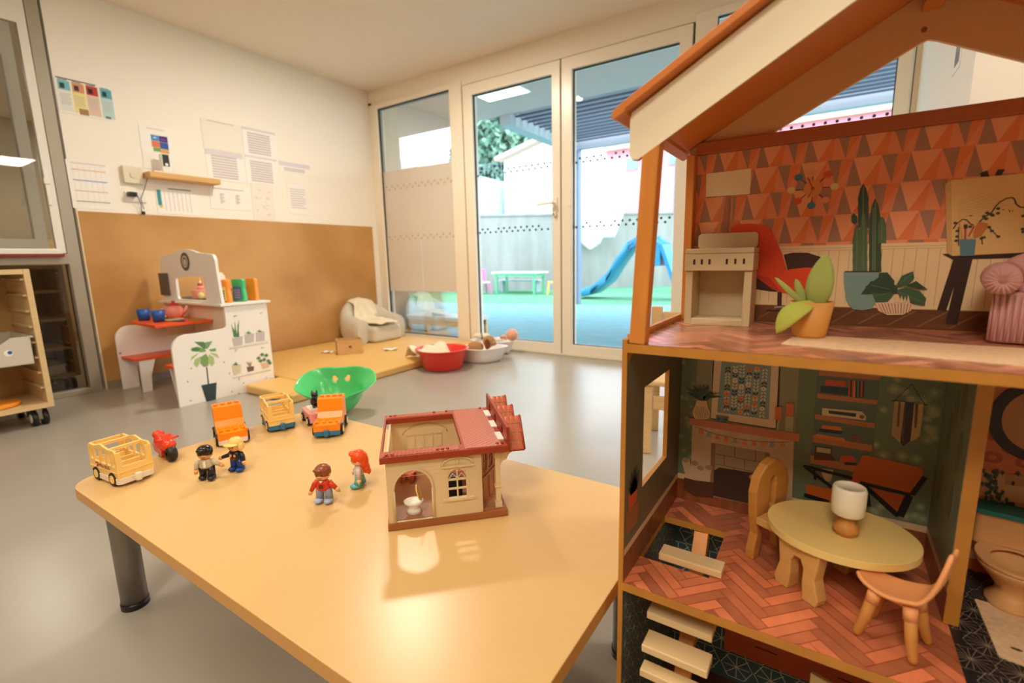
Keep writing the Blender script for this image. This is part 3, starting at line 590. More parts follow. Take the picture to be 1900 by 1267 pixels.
pr(sh_, [(885, 720), (960, 705), (958, 765), (900, 778)], Pp); pr(sh_, [(975, 695), (1042, 685), (1040, 745), (980, 756)], Pp); pr(sh_, [(1055, 680), (1115, 670), (1118, 738), (1058, 745)], Pp)
for a in ((880, 620, 903), (905, 600, 912), (935, 590, 921), (895, 640, 908), (925, 610, 928)): pr(sh_, [(a[2]-5, 712), (a[0], a[1]), (a[2]+9, 708)], Ld)
for k in range(7): pr(sh_, [(1000, 692), (975+k*9, 665+abs(3-k)*5), (1010, 690)], Lg)
for k in range(6): pr(sh_, [(1080, 678), (1058+k*10, 658+abs(2-k)*4), (1092, 675)], Ld)
pr(sh_, [(885, 915), (948, 905), (945, 965), (900, 982)], mat('print_cream_pot', S(214, 206, 170), .6)); pr(sh_, [(990, 925), (1040, 918), (1040, 950), (998, 960)], mat('print_brown_pot', S(108, 92, 84), .6)); pr(sh_, [(1090, 900), (1140, 890), (1150, 925), (1105, 938)], mat('print_peach_pot', S(224, 190, 160), .6))
for k in range(7): pr(sh_, [(905, 915), (885+k*9, 888+abs(3-k)*7), (922, 912)], Ld)
for k in range(4): pr(sh_, [(1010, 922), (985+k*14, 885), (1018, 920)], mat('print_twig', S(170, 140, 90), .6))
for (u, v) in ((1075, 860), (1100, 835), (1130, 840), (1145, 880), (1115, 870), (1090, 880), (1155, 895)): pr(sh_, [(u-18, v+4), (u, v-12), (u+14, v), (u, v+14)], Ld)
pr(sh_, [(895, 560), (925, 553), (905, 568)], Lp); pr(sh_, [(1078, 540), (1105, 535), (1090, 547)], Lp); pr(sh_, [(1090, 785), (1118, 783), (1100, 795)], Lp)
sh_.build('printed_plant_shelves', ks, True)
for q in ((595, 935), (570, 1030), (592, 1165), (868, 970), (828, 890), (885, 1100), (935, 1112), (968, 1038), (1130, 1002), (1183, 1055), (883, 488), (1098, 470)):
    y_, z_ = pa(*q); MB().prism(arc(y_, z_, .0032, .0032, 0, 315, 7), 'x', XA, XA+.001, M_slate).build('screw_cap', ks, True)
# things on the stand
M_cup = mat('blue_cup_plastic', S(28, 84, 170), .4)
def cup(x, y, label):
    t = thing('toy_cup', label, 'cup', (x, y, .4205), 0, None)
    MB().lathe([(.0001, 0), (.026, 0), (.033, .062), (.031, .062), (.024, .004), (.0001, .004)], M_cup, n=28).build('cup_body', t); return t
cup(-3.235, 1.125, 'blue plastic toy cup at the left corner of the orange play table'); cup(-3.07, 1.135, 'blue plastic toy cup nearer the middle of the orange play table')
Mtp = mat('pink_teapot', S(244, 150, 130), .35); Mtp2 = mat('pink_teapot_pale', S(244, 170, 150), .35); Mred = mat('red_lid', S(206, 44, 50), .35)
tp = thing('toy_teapot', 'pink toy teapot with a red lid on the orange play table', 'teapot', (-3.16, 1.25, .4205), radians(200))
MB().lathe([(.0001, 0), (.030, 0), (.043, .02), (.046, .042), (.038, .066), (.026, .076), (.0001, .077)], Mtp, n=28).build('pot_body', tp)
MB().lathe([(.028, .0765), (.022, .088), (.008, .092), (.010, .1), (.0001, .104)], Mred, n=20).build('lid', tp)
MB().tube([(-.036, -.02, .03), (-.056, -.03, .05), (-.062, -.034, .072)], [.012, .010, .008], Mtp2).build('spout', tp); MB().tube([(.036, .02, .06), (.058, .03, .058), (.060, .031, .03), (.038, .02, .022)], .005, Mtp2).build('handle', tp)
Mpl = mat('pale_green_plate', S(214, 214, 160), .4)
for x, y, r, l in ((-3.05, 1.20, .05, 'pale toy plate in front of the pink teapot'), (-3.27, 1.22, .045, 'pale toy plate left of the pink teapot')):
    tag(MB().lathe([(.0001, .4205), (r*.7, .4205), (r, .428), (r-.003, .430), (r*.7, .424), (.0001, .424)], Mpl, (x, y, 0), 28).build('toy_plate'), l, 'plate')
for x, y, a, m, l in ((-2.97, 1.19, .3, M_cup, 'small blue toy spoon on the orange play table'), (-2.96, 1.28, 1.2, Lg, 'small green toy knife beside the teapot on the orange play table')):
    tag(MB(Matrix.Translation((x, y, .4205)) @ Matrix.Rotation(a, 4, 'Z')).box((-.04, -.006, 0), (.04, .006, .005), m).build('toy_cutlery', bevel=.002), l, 'toy cutlery')
Mpk = mat('pink_cake', S(240, 160, 140), .5)
ck = thing('toy_cake', 'round pink toy cake with a candle in the arch of the play stand', 'toy cake', (-3.165, 1.41, .525))
MB().cyl((0, 0, 0), .05, .055, Mpk, 28).build('cake_tier', ck, bevel=.004); MB().cyl((-.006, 0, .0555), .019, .02, Mtp2, 20).build('cream_top', ck)
c_ = MB(); c_.cyl((-.006, 0, .076), .013, .012, Mred, 16); c_.cyl((-.006, 0, .088), .008, .018, M_white, 12); c_.ell((-.006, 0, .112), (.006, .006, .009), mat('candle_flame', S(250, 200, 80), .4), 10, 8); c_.build('candle', ck)
ck2 = MB(); ck2.lathe([(.0001, .513), (.085, .513), (.09, .522), (.0001, .524)], M_slate, (-3.15, 1.42, 0), 30); tag(ck2.build('serving_plate'), 'dark grey round plate under the pink toy cake', 'plate')
tag(MB().ell((-3.095, 1.375, .545), (.018, .018, .020), mat('yellow_bud', S(226, 210, 130), .6), 14, 10).build('toy_lemon'), 'small yellow toy fruit beside the pink cake', 'toy fruit')
tag(MB().ell((-3.31, 1.40, .524), (.06, .04, .011), M_slate, 18, 10).build('grey_cloth'), 'grey folded cloth left of the pink cake in the arch', 'cloth')
def phone(x, y, body, face, label, half=False):
    t = thing('toy_phone', label, 'toy phone', (x, y, .513), radians(20), None)
    if half:
        MB().prism([(-.035, 0), (.035, 0), (.035, .12), (.030, .128), (-.038, .128), (-.052, .118), (-.05, .105), (-.035, .1)], 'y', -.012, .014, body).build('phone_body', t, bevel=.005)
    else:
        MB().prism([(-.04, 0), (.04, 0), (.042, .03), (.036, .07), (.04, .118), (.034, .128), (-.034, .128), (-.04, .118), (-.036, .07), (-.042, .03)], 'y', -.014, .014, body).build('phone_body', t, bevel=.006)
        f = MB(); f.prism(rrect(-.026, .01, .026, .085, .006), 'y', -.017, -.0145, face); f.build('keypad', t)
        g = MB(); g.prism(arc(0, .106, .014, .012, 0, 345, 20), 'y', -.0165, -.0145, body if face is not Mkp else mat('amber', S(250, 170, 60), .4)); g.build('earpiece', t)
        k = MB()
        for i in range(3):
            for j in range(4): k.box((-.019+i*.014, -.0185, .018+j*.014), (-.010+i*.014, -.017, .026+j*.014), M_slate if face is Mkp else mat('key_pink', S(190, 150, 170), .4))
        k.build('keys', t)
    return t
Mkp = mat('keypad_yellow', S(240, 214, 120), .5); Mpo = mat('orange_plastic', S(252, 150, 40), .35); Mpg = mat('green_plastic', S(70, 190, 120), .35); Mkb = mat('keypad_blue', S(60, 120, 170), .4)
phone(-2.845, 1.385, Mpo, Mkp, 'orange toy phone with a yellow keypad on the white counter, nearest the arch'); phone(-2.835, 1.465, Mpg, Mkb, 'green toy phone with a blue keypad in the middle of the white counter'); phone(-2.85, 1.545, Mpo, Mkp, 'plain orange toy phone handset at the right end of the white counter', True)
pkr = MB(); pkr.ell((-2.92, 1.47, .545), (.03, .03, .032), Mtp, 16, 10); pkr.ell((-2.92, 1.47, .583), (.018, .018, .014), Mpk, 14, 8); tag(pkr.build('pink_pot'), 'small pink toy pot between the orange and the green phones', 'toy')
def teddy(t, m, m2, s=1):
    b = MB(); b.ell((0, 0, .035*s), (.03*s, .026*s, .036*s), m); b.ell((0, 0, .085*s), (.026*s, .024*s, .024*s), m)
    for e in (-1, 1): b.ell((e*.02*s, 0, .107*s), (.009*s, .006*s, .009*s), m, 10, 8); b.ell((e*.03*s, -.012*s, .05*s), (.01*s, .014*s, .02*s), m, 10, 8); b.ell((e*.02*s, -.03*s, .012*s), (.012*s, .022*s, .011*s), m, 10, 8)
    b.build('body', t); c = MB(); c.ell((0, -.02*s, .08*s), (.011*s, .01*s, .009*s), m2, 10, 8); c.build('muzzle', t)
Mpl1 = mat('cream_plush', S(232, 206, 170), .9, .1, bump=.3, bscale=150); Mpl2 = mat('plush_nose', S(200, 150, 110), .8)
for i, (x, lb) in enumerate(((-2.94, 'cream plush animal on the inner shelf of the play stand, left of the pair'), (-2.84, 'cream plush animal on the inner shelf of the play stand, beside the side panel'))):
    t = thing('plush_toy', lb, 'plush toy', (x, 1.43, .3125)); teddy(t, Mpl1, Mpl2, .7)

# ================================================================ SOFT CORNER BY THE WINDOW
M_mat = mat('foam_mat_cover', S(232, 186, 110), .45, .4, n=.04, nscale=4)
tag(MB().box((-3.56, 1.60, .001), (-2.30, 3.13, .05), M_mat).build('foam_mat', bevel=.012, seg=3), 'large yellow beige foam mat on the floor in the window corner', 'mat')
fm2 = tag(MB().box((-2.73, 1.38, .001), (-2.285, 1.592, .05), M_mat).build('foam_mat', bevel=.012, seg=3), 'small front strip of foam mat beside the play stand and green bowl', 'mat')
M_foam = mat('armchair_fabric', S(206, 196, 178), .85, .2, bump=.15, bscale=120); M_bl = mat('cream_blanket', S(238, 224, 196), .9, .1, bump=.3, bscale=60)
ac = thing('foam_armchair', "child's pale grey foam armchair in the window corner with a cream blanket on it", 'armchair', (-3.32, 2.82, .051))
# back shell: rounded arch standing at the wall side, tapering into two arms (front faces +x)
def shell(u, v):                                    # u round the U from one arm front to the other; v round the section
    a = radians(-100+200*u); c = Vector((-.02, 0, 0)); ext = Vector((-cos(a)*.17, sin(a)*.205, 0))
    if abs(a) > radians(80): ext.x += (abs(a)-radians(80))*.35
    h = .185+.155*max(0, cos(a*.86))**1.1
    t = 2*pi*v; w_ = .062; zc = h/2
    return c+ext+Vector((ext.normalized().x*w_*cos(t) if abs(u-.5) < .42 else 0, (ext.normalized().y if abs(u-.5) < .42 else (1 if u > .5 else -1))*w_*cos(t), zc+(h/2)*(abs(sin(t))**.75)*(1 if sin(t) > 0 else -1)))
b = MB(); b.sheet(shell, 40, 16, M_foam)
for u in (0, 1): b.add([shell(u, j/16) for j in range(16)], [tuple(range(16))], M_foam)
b.build('arms_and_back', ac)
MB().box((-.14, -.155, 0), (.20, .155, .135), M_foam).build('seat_cushion', ac, bevel=.03, seg=4)
bk = MB()
def drape(u, v):                                    # hangs over the top of the back, runs down and over the seat
    q = (u-.5)*2; n_ = .004*sin(7*u+5*v)+.003*sin(17*u-11*v)+.0025*sin(29*v+9*u)
    if v < .14: t = v/.14; x = -.225+.10*t; z = .350-.02*abs(1-2*t)-.03*q*q; wd = .10
    elif v < .5: t = (v-.14)/.36; x = -.122+.02*t; z = .338-.030*q*q*(1-t)-.165*t; wd = .10+.035*t; x += .010*q*q
    else: t = (v-.5)/.5; x = -.10+.325*t; z = .168-.016*t; wd = .135-.03*t
    return Vector((x+.012+n_, q*wd+.02*sin(4*v)*v, z+n_+.012))
bk.sheet(drape, 26, 26, M_bl); o = bk.build('blanket', solid=.012, sub=1); o.location = ac.location; tag(o, 'cream blanket rumpled over the seat and back of the grey foam armchair', 'blanket')
# wooden box holding folded books
M_box = mat('box_wood', S(214, 168, 112), .5, .4, n=.1, nscale=12); M_bk = mat('cream_page', S(226, 212, 190), .7)
bx = thing('wooden_box', 'small wooden box with a round finger hole on the foam mat', 'box', (-2.98, 2.30, .051), radians(58))
b = MB(); b.prism([(-.09, 0), (.09, 0), (.09, .105), (-.09, .105)], 'y', -.07, -.062, M_box, [arc(0, .055, .011, .011, 0, 342, 20)]); b.box((-.09, .062, 0), (.09, .07, .105), M_box); b.box((-.09, -.062, 0), (-.082, .062, .105), M_box); b.box((.082, -.062, 0), (.09, .062, .105), M_box); b.box((-.082, -.062, 0), (.082, .062, .006), M_box); b.build('box_body', bx)
for i, (y, c) in enumerate(((-.045, (206, 190, 170)), (-.03, (90, 84, 92)), (-.012, (214, 200, 180)), (.006, (170, 150, 130)), (.024, (232, 220, 200)))):
    o = MB().box((-.075, y, .007), (.075, y+.010, .10-.004*i), mat('book_cover_%d' % i, S(*c), .6)).build('board_book', bevel=.002); o.location = bx.location; o.rotation_euler = bx.rotation_euler
    tag(o, ('front', 'second', 'middle', 'fourth', 'rearmost')[i]+' thin book standing in the small wooden box on the mat', 'book', 'books in the wooden box on the mat')
for x, y, a, sx, sy, l in ((-2.78, 2.52, .9, .10, .06, 'white crumpled paper lying on the mat between box and armchair'), (-3.14, 2.22, .3, .09, .05, 'pale crumpled paper lying on the mat left of the wooden box')):
    def f(u, v, x=x, y=y, a=a, sx=sx, sy=sy): q = Matrix.Rotation(a, 3, 'Z') @ Vector(((u-.5)*sx, (v-.5)*sy, 0)); return Vector((x+q.x, y+q.y, .054+.005*(1+sin(9*u+6*v))))
    tag(MB().sheet(f, 8, 8, M_paper).build('crumpled_paper', solid=.001), l, 'paper')
# basins
M_redb = mat('red_basin_plastic', S(232, 62, 46), .3, .5); M_whb = mat('white_basin_plastic', S(253, 246, 242), .3)
def basin(name, label, x, y, rx, ry, h, m, rz=0, z=.001, pw=1, rim=.014):
    t = thing(name, label, 'basin', (x, y, z), rz); n = 40
    def sup(a, rx, ry): c, s_ = cos(a), sin(a); e = 2/pw if pw != 1 else 1; return (rx*math.copysign(abs(c)**e, c), ry*math.copysign(abs(s_)**e, s_))
    rings = [(.0, .0), (.72, .0), (.80, .012), (.97, h-.006), (1.0, h-.002), (1.0+rim/rx, h), (1.0+rim/rx, h+.004), (.985, h+.004), (.955, h-.006), (.78, .016), (.70, .006), (.0, .006)]
    vs = []; fs = []
    for k, z_ in rings:
        for j in range(n): p = sup(2*pi*j/n, rx*max(k, .001), ry*max(k, .001)); vs.append((p[0], p[1], z_))
    for i in range(len(rings)-1):
        for j in range(n): fs.append((i*n+j, i*n+(j+1) % n, (i+1)*n+(j+1) % n, (i+1)*n+j))
    MB().add(vs, fs, m, True).build('basin_body', t); return t
b1 = basin('red_basin', 'red plastic basin with a towel over its rim at the edge of the mat', -2.145, 2.40, .165, .165, .135, M_redb)
def towel(u, v):
    x = -.21+.24*u; y = -.13+.26*v; z = .14+.012*sin(9*u+4*v)+.008*sin(17*v)
    if u < .3: z -= (.3-u)*.30; x += (.3-u)*-.06
    if u > .45: z -= (u-.45)*.09
    return Vector((x, y, z))
o = MB().sheet(towel, 20, 20, M_bl).build('towel', solid=.010, sub=1); o.location = (-2.20, 2.38, 0); o.rotation_euler = (0, 0, radians(-25)); tag(o, 'beige towel hanging over the left rim of the red basin', 'towel')
b2 = basin('white_basin', 'white plastic basin holding a brown plush dog behind the red one', -2.06, 2.72, .185, .14, .10, M_whb, radians(35), pw=1.35)
b3 = basin('white_basin', 'white plastic basin holding a baby doll, nearest the glass doors', -2.16, 3.0, .18, .12, .095, M_whb, radians(14), pw=1.35)
M_dog = mat('brown_plush', S(182, 136, 92), .9, .1, bump=.4, bscale=120); M_dog2 = mat('dark_brown_plush', S(130, 78, 44), .9, .1)
dg = thing('plush_dog', 'brown floppy-eared plush dog lying in the middle white basin', 'plush toy', (-2.04, 2.71, .085), radians(25))
b = MB(); b.ell((-.05, 0, .02), (.06, .045, .04), M_dog); b.ell((.05, 0, .06), (.045, .04, .042), M_dog); b.ell((.085, -.015, .05), (.022, .022, .018), M_dog, 12, 8); b.build('body', dg)
for s_, yy in ((-1, -.042), (1, .04)): MB().ell((.045, yy, .045), (.02, .012, .04), M_dog2, 14, 10).build('ear', dg)
MB().tube([(.0, .01, .07), (.0, .0, .10), (-.004, -.01, .125)], .004, mat('blue_ribbon', S(60, 90, 130), .6), 8).build('ribbon', dg)
M_skin = mat('doll_skin', S(238, 176, 144), .5)
dl = thing('baby_doll', 'baby doll in white clothes lying with its head on the basin rim', 'doll', (-2.16, 3.0, .062), radians(14))
b = MB(); b.ell((-.02, 0, .028), (.09, .05, .035), M_whb); b.ell((.07, -.02, .05), (.045, .02, .018), M_whb, 12, 8); b.build('clothes', dl)
b = MB(); b.ell((.165, 0, .085), (.048, .045, .046), M_skin); b.ell((.115, -.01, .065), (.02, .018, .02), M_skin, 12, 8); b.ell((.10, -.035, .075), (.016, .012, .012), M_skin, 12, 8); b.ell((.163, -.046, .08), (.008, .005, .010), M_skin, 8, 6); b.build('head', dl)
MB().ell((.09, -.02, .07), (.018, .03, .008), mat('pink_collar', S(230, 120, 150), .6), 12, 8).build('collar', dl)
MB().ell((-.09, 0, .07), (.07, .05, .022), M_bl, 14, 8, lambda d: 1+.1*sin(9*d.x+5*d.y)).build('wrap', dl)

# ================================================================ GREEN SHELL SEAT
M_grn = mat('green_shell_plastic', S(84, 206, 122), .25, .5, coat=.3)
bi = thing('green_rocker_shell', 'bright green rocking shell toy with two round holes on the floor', 'toy', (-1.955, 1.415, .004), radians(38))
# bowl with two raised curled ends; holes punched by skipping faces
NU, NV = 80, 36; fcs = []; vs = []
def bil(u, v):                                      # local x: towards the two curled lips, +y: the high back
    a = 2*pi*u; cx, sy_ = cos(a), sin(a)
    lip = max(0, abs(cx)-.55)/.45; lip = lip*lip*(3-2*lip)
    R = .118+.032*abs(cx)**2; zr = .076+.084*cx*cx+.122*max(0, sy_)
    r = R*(v**.72); z = zr*(v**2.1)
    k = max(0, v-.80)/.20; r += lip*k*.040; z -= lip*k*k*.014
    return Vector((r*cx, r*sy_, z))
for j in range(NV+1):
    for i in range(NU): vs.append(bil(i/NU, j/NV))
for j in range(NV):
    for i in range(NU):
        c = (vs[j*NU+i]+vs[(j+1)*NU+(i+1) % NU])/2
        if c.y > 0 and any((c.x-hx)**2+(c.z-.140)**2 < .0135**2 for hx in (-.032, .032)): continue
        fcs.append((j*NU+i, j*NU+(i+1) % NU, (j+1)*NU+(i+1) % NU, (j+1)*NU+i))
b = MB(); b.add(vs, fcs, M_grn, True); b.build('shell', bi, solid=.006, sub=1)
# ================================================================ THE LOW TABLE AND ITS TOYS
ZT = .28
M_table = mat('honey_laminate', S(224, 184, 122), .3, .5, n=.03, nscale=5); M_edge = mat('table_edging', S(214, 160, 84), .4)
M_leg = mat('grey_leg_paint', S(128, 122, 110), .35, .5, metal=.3)
tb = thing('low_table', 'long low table with a honey laminate top and round grey legs', 'table', (-.8, .58, 0))
b = MB(); out = rrect(-1.30, .272, -.213, .838, .06, 8); b.prism(out, 'z', ZT-.022, ZT, M_table, side=M_edge); b.build('tabletop', tb, True, bevel=.0025)
for x, y in ((-1.205, .325), (-.262, .355), (-1.205, .775), (-.262, .755)):
    b = MB(); b.cyl((x, y, .012), .024, ZT-.035, M_leg, 28); lg = b.build('leg', tb, True)
    b = MB(); b.cyl((x, y, .0), .0255, .014, M_black, 28); f = b.build('foot_cap', lg, True)
Z = ZT+.0005
M_yb = mat('yellow_bus_plastic', S(250, 208, 122), .3, .5); M_wp = mat('off_white_chassis', S(240, 226, 206), .35); M_bp = mat('blue_chassis', S(44, 116, 156), .35)
M_op = mat('bright_orange_plastic', S(255, 142, 8), .3); M_pink = mat('pink_car_plastic', S(240, 160, 152), .35); M_tyre = mat('tyre_black', S(26, 22, 20), .5); M_red = mat('red_toy_plastic', S(226, 60, 20), .3, coat=.3)
M_deep = mat('dark_red_print', S(120, 30, 30), .6)
def wheels(t, xs, hw, r, hub=M_yb):
    for x in xs:
        for s in (-1, 1):
            b = MB(); y = s*hw; y0 = y-.006
            b.lathe([(.001, -.005), (r*.62, -.005), (r*.62, -.002), (r*.68, -.006), (r*.94, -.006), (r, -.003), (r, .003), (r*.94, .006), (r*.68, .006), (r*.62, .002), (r*.62, .005), (.001, .005)], M_tyre, (x, y, r), 26, 'y'); o = b.build('wheel', t)
            c = MB(); c.cyl((x, y-.0066, r), r*.60, .0132, hub, 20, 'y'); c.build('hubcap', o)
def hitch(t, L, m):
    b = MB(); b.box((-L/2-.007, -.007, .010), (-L/2+.003, .007, .022), m); b.cyl((L/2+.006, 0, .007), .006, .016, m, 14); b.box((L/2-.004, -.006, .008), (L/2+.006, .006, .018), m); b.build('coupling', t, bevel=.0015)
def bus(name, label, x, y, rz, chassis, L=.118, Wd=.066, H_=.08, letters=True):
    t = thing(name, label, 'toy vehicle', (x, y, Z), rz)
    b = MB(); b.prism(rrect(-L/2, -Wd/2, L/2, Wd/2, .008), 'z', .006, .018, chassis); b.build('chassis', t, bevel=.001)
    hitch(t, L, chassis)
    w = Wd/2-.001; l = L/2-.001; k = .004
    b = MB(); r_ = .0145
    archs = lambda cx: arc(cx, .011, r_+.002, r_+.002, 170, 10, 8)
    prof = [(-l, .018)]+[(p[0], max(p[1], .018)) for p in archs(-.034)]+[(p[0], max(p[1], .018)) for p in archs(.034)]+[(l, .018), (l, .072), (l-.006, H_-.002), (.028, H_-.003), (.0, H_+.003), (-.028, H_-.003), (-l+.006, H_-.002), (-l, .072)]
    holes = [rrect(-l+.008, .045, -l+.020, .071, .003), rrect(-l+.025, .043, -.012, .071, .003), rrect(-.006, .043, .014, .073, .003), rrect(.021, .043, .034, .071, .003), rrect(.040, .043, l-.006, .071, .003)]
    for s in (-1, 1): b.prism(prof, 'y', s*w, s*(w-k), M_yb, holes)
    # belt line, front and rear walls with low sill
    for s in (-1, 1):
        b.prism([(-w+k, .018), (w-k, .018), (w-k, .042), (-w+k, .042)], 'x', s*l, s*(l-k), M_yb)
        b.box((s*l-(k if s > 0 else 0), -w+k, .0), (s*l+(k if s < 0 else 0), -w+.009, .0), M_yb)
    for s in (-1, 1):
        for y_ in (-1, 1): b.box((min(s*l, s*(l-k)), min(y_*(w-k), y_*(w-.010)), .042), (max(s*l, s*(l-k)), max(y_*(w-k), y_*(w-.010)), .072), M_yb)
    b.box((-l, -w+k, .070), (-l+k, w-k, .077), M_yb)
    for xx in (-.028, .026): b.box((xx-.003, -w+k, H_-.009), (xx+.003, w-k, H_-.003), M_yb)
    b.box((-l+k, -w+k, .019), (l-k, w-k, .024), M_yb)
    o = b.build('bus_body', t, bevel=.0012)
    b = MB()
    for xx in (-.035, .0, .028): b.box((xx, -.022, .024), (xx+.016, .022, .032), M_wp if letters else M_yb); b.box((xx, -.022, .032), (xx+.004, .022, .045), M_yb)
    b.build('seats', t, bevel=.0015)
    b = MB()
    for s in (-1, 1): b.box((-l+.002, min(s*w, s*(w+.0012)), .030), (l-.002, max(s*w, s*(w+.0012)), .0315), M_yb)
    b.box((l, -w+.002, .030), (l+.0012, w-.002, .0315), M_yb); b.build('belt_line', t)
    wheels(t, (-.034, .034), w-.004, r_)
    if letters:
        b = MB(); T = Matrix.Translation((-.013, -w-.0014, .0335)) @ Matrix.Rotation(pi/2, 4, 'X'); text_mesh(b, 'Mini BUS', .0115, T, M_deep); b.build('lettering', t)
        b = MB(); b.cyl((-.024, -w-.0016, .0375), .0052, .001, mat('emblem_red', S(190, 50, 40), .5), 20, 'y'); b.cyl((-.024, -w-.0024, .0372), .0024, .0006, M_wp, 14, 'y'); b.build('round_emblem', t)
    else:
        b = MB()
        for i in range(6): b.box((-.022+i*.006, -w-.0012, .035), (-.018+i*.006, -w-.0004, .039), M_wp)
        b.build('lettering', t)
    return t
bus('toy_minibus', 'pale yellow toy minibus with a white chassis and lettering at the left table corner', -1.227, .348, radians(5), M_wp)
bus('toy_minibus', 'yellow toy minibus with a blue chassis standing left of the pink car', -1.246, .707, radians(-20), M_bp, L=.118, letters=False)
def flatcar(label, x, y, rz, chassis, L=.12, Wd=.064):
    t = thing('toy_car', label, 'toy vehicle', (x, y, Z), rz)
    MB().prism(rrect(-L/2, -Wd/2, L/2, Wd/2, .008), 'z', .006, .018, chassis).build('chassis', t, bevel=.001); hitch(t, L, chassis)
    w = Wd/2; l = L/2
    b = MB(); b.prism([(l, .018), (l, .034), (.006, .036), (-.008, .050), (-.016, .083), (-l, .083), (-l, .018)], 'y', -w, w, M_op); b.box((.004, -w, .034), (l, -w+.004, .039), M_op); b.box((.004, w-.004, .034), (l, w, .039), M_op); b.build('car_body', t, bevel=.002)
    b = MB()
    for i in range(2):
        for j in range(4): b.cyl((.022+i*.016, -.024+j*.016, .034), .0048, .0045, M_op, 14)
    for j in range(4): b.cyl((-l+.02, -.024+j*.016, .083), .0048, .0045, M_op, 14)
    b.build('studs', t); wheels(t, (-.036, .034), w-.001, .0145); return t
flatcar('bright orange toy car with a white chassis behind the two standing figures', -1.254, .585, radians(-21), M_wp)
flatcar('bright orange toy car with a blue chassis right of the pink car', -1.081, .756, radians(-46), M_bp)
pc = thing('toy_car', 'pink toy car with a black cat on it between the two blue chassis cars', 'toy vehicle', (-1.185, .785, Z), radians(-20))
MB().prism(rrect(-.045, -.028, .045, .028, .01), 'z', .008, .034, M_pink).build('car_body', pc, bevel=.005, seg=3); MB().prism(rrect(-.03, -.02, .02, .02, .006), 'z', .034, .040, M_wp).build('seat_rim', pc, bevel=.001); b = MB(); b.box((.045, -.02, .012), (.05, .02, .02), M_pink); b.build('bumper', pc, bevel=.001)
wheels(pc, (-.027, .027), .026, .012, M_wp)
M_cat = mat('glossy_black', S(14, 13, 16), .12, .6)
ct = thing('toy_cat', 'glossy black toy cat sitting on the pink car', 'toy cat', (-1.19, .787, Z+.0405), radians(-25))
b = MB(); b.ell((-.004, 0, .013), (.017, .011, .014), M_cat); b.ell((.006, 0, .021), (.010, .009, .014), M_cat); b.ell((.010, 0, .036), (.010, .0095, .009), M_cat)
for s in (-1, 1): b.lathe([(.0042, 0), (.0001, .008)], M_cat, (.009, s*.006, .042), 8); b.ell((.013, s*.005, .004), (.006, .004, .004), M_cat, 10, 6)
b.build('body', ct); MB().tube([(-.018, 0, .008), (-.026, .004, .012), (-.026, .006, .024)], .0028, M_cat, 8).build('tail', ct)
# motorbike
mb_ = thing('toy_motorbike', 'red toy motorbike with a black front wheel beside the yellow minibus', 'toy vehicle', (-1.264, .444, Z), radians(-6))
b = MB(); b.ell((-.028, 0, .032), (.026, .015, .018), M_red); b.ell((.0, 0, .028), (.028, .013, .016), M_red); b.ell((.022, 0, .036), (.018, .015, .014), M_red); b.prism([(-.04, .012), (.012, .010), (.02, .024), (-.05, .028)], 'y', -.014, .014, M_red); b.build('bike_body', mb_)
MB().tube([(.012, -.022, .048), (.020, -.012, .050), (.022, .012, .050), (.014, .022, .048)], .003, M_red, 8).build('handlebar', mb_)
MB().prism([(.014, .044), (.030, .040), (.018, .060), (.012, .060)], 'y', -.010, .010, M_red).build('windscreen', mb_, bevel=.002)
MB().ell((-.046, 0, .046), (.012, .013, .010), M_red, 14, 10).build('seat_back', mb_)
MB().lathe([(.006, -.009), (.012, -.010), (.017, -.007), (.018, 0), (.017, .007), (.012, .010), (.006, .009)], M_tyre, (.034, 0, .018), 26, 'y').build('front_wheel', mb_); MB().lathe([(.006, -.007), (.013, -.007), (.015, 0), (.013, .007), (.006, .007)], M_tyre, (-.03, 0, .015), 22, 'y').build('rear_wheel', mb_)
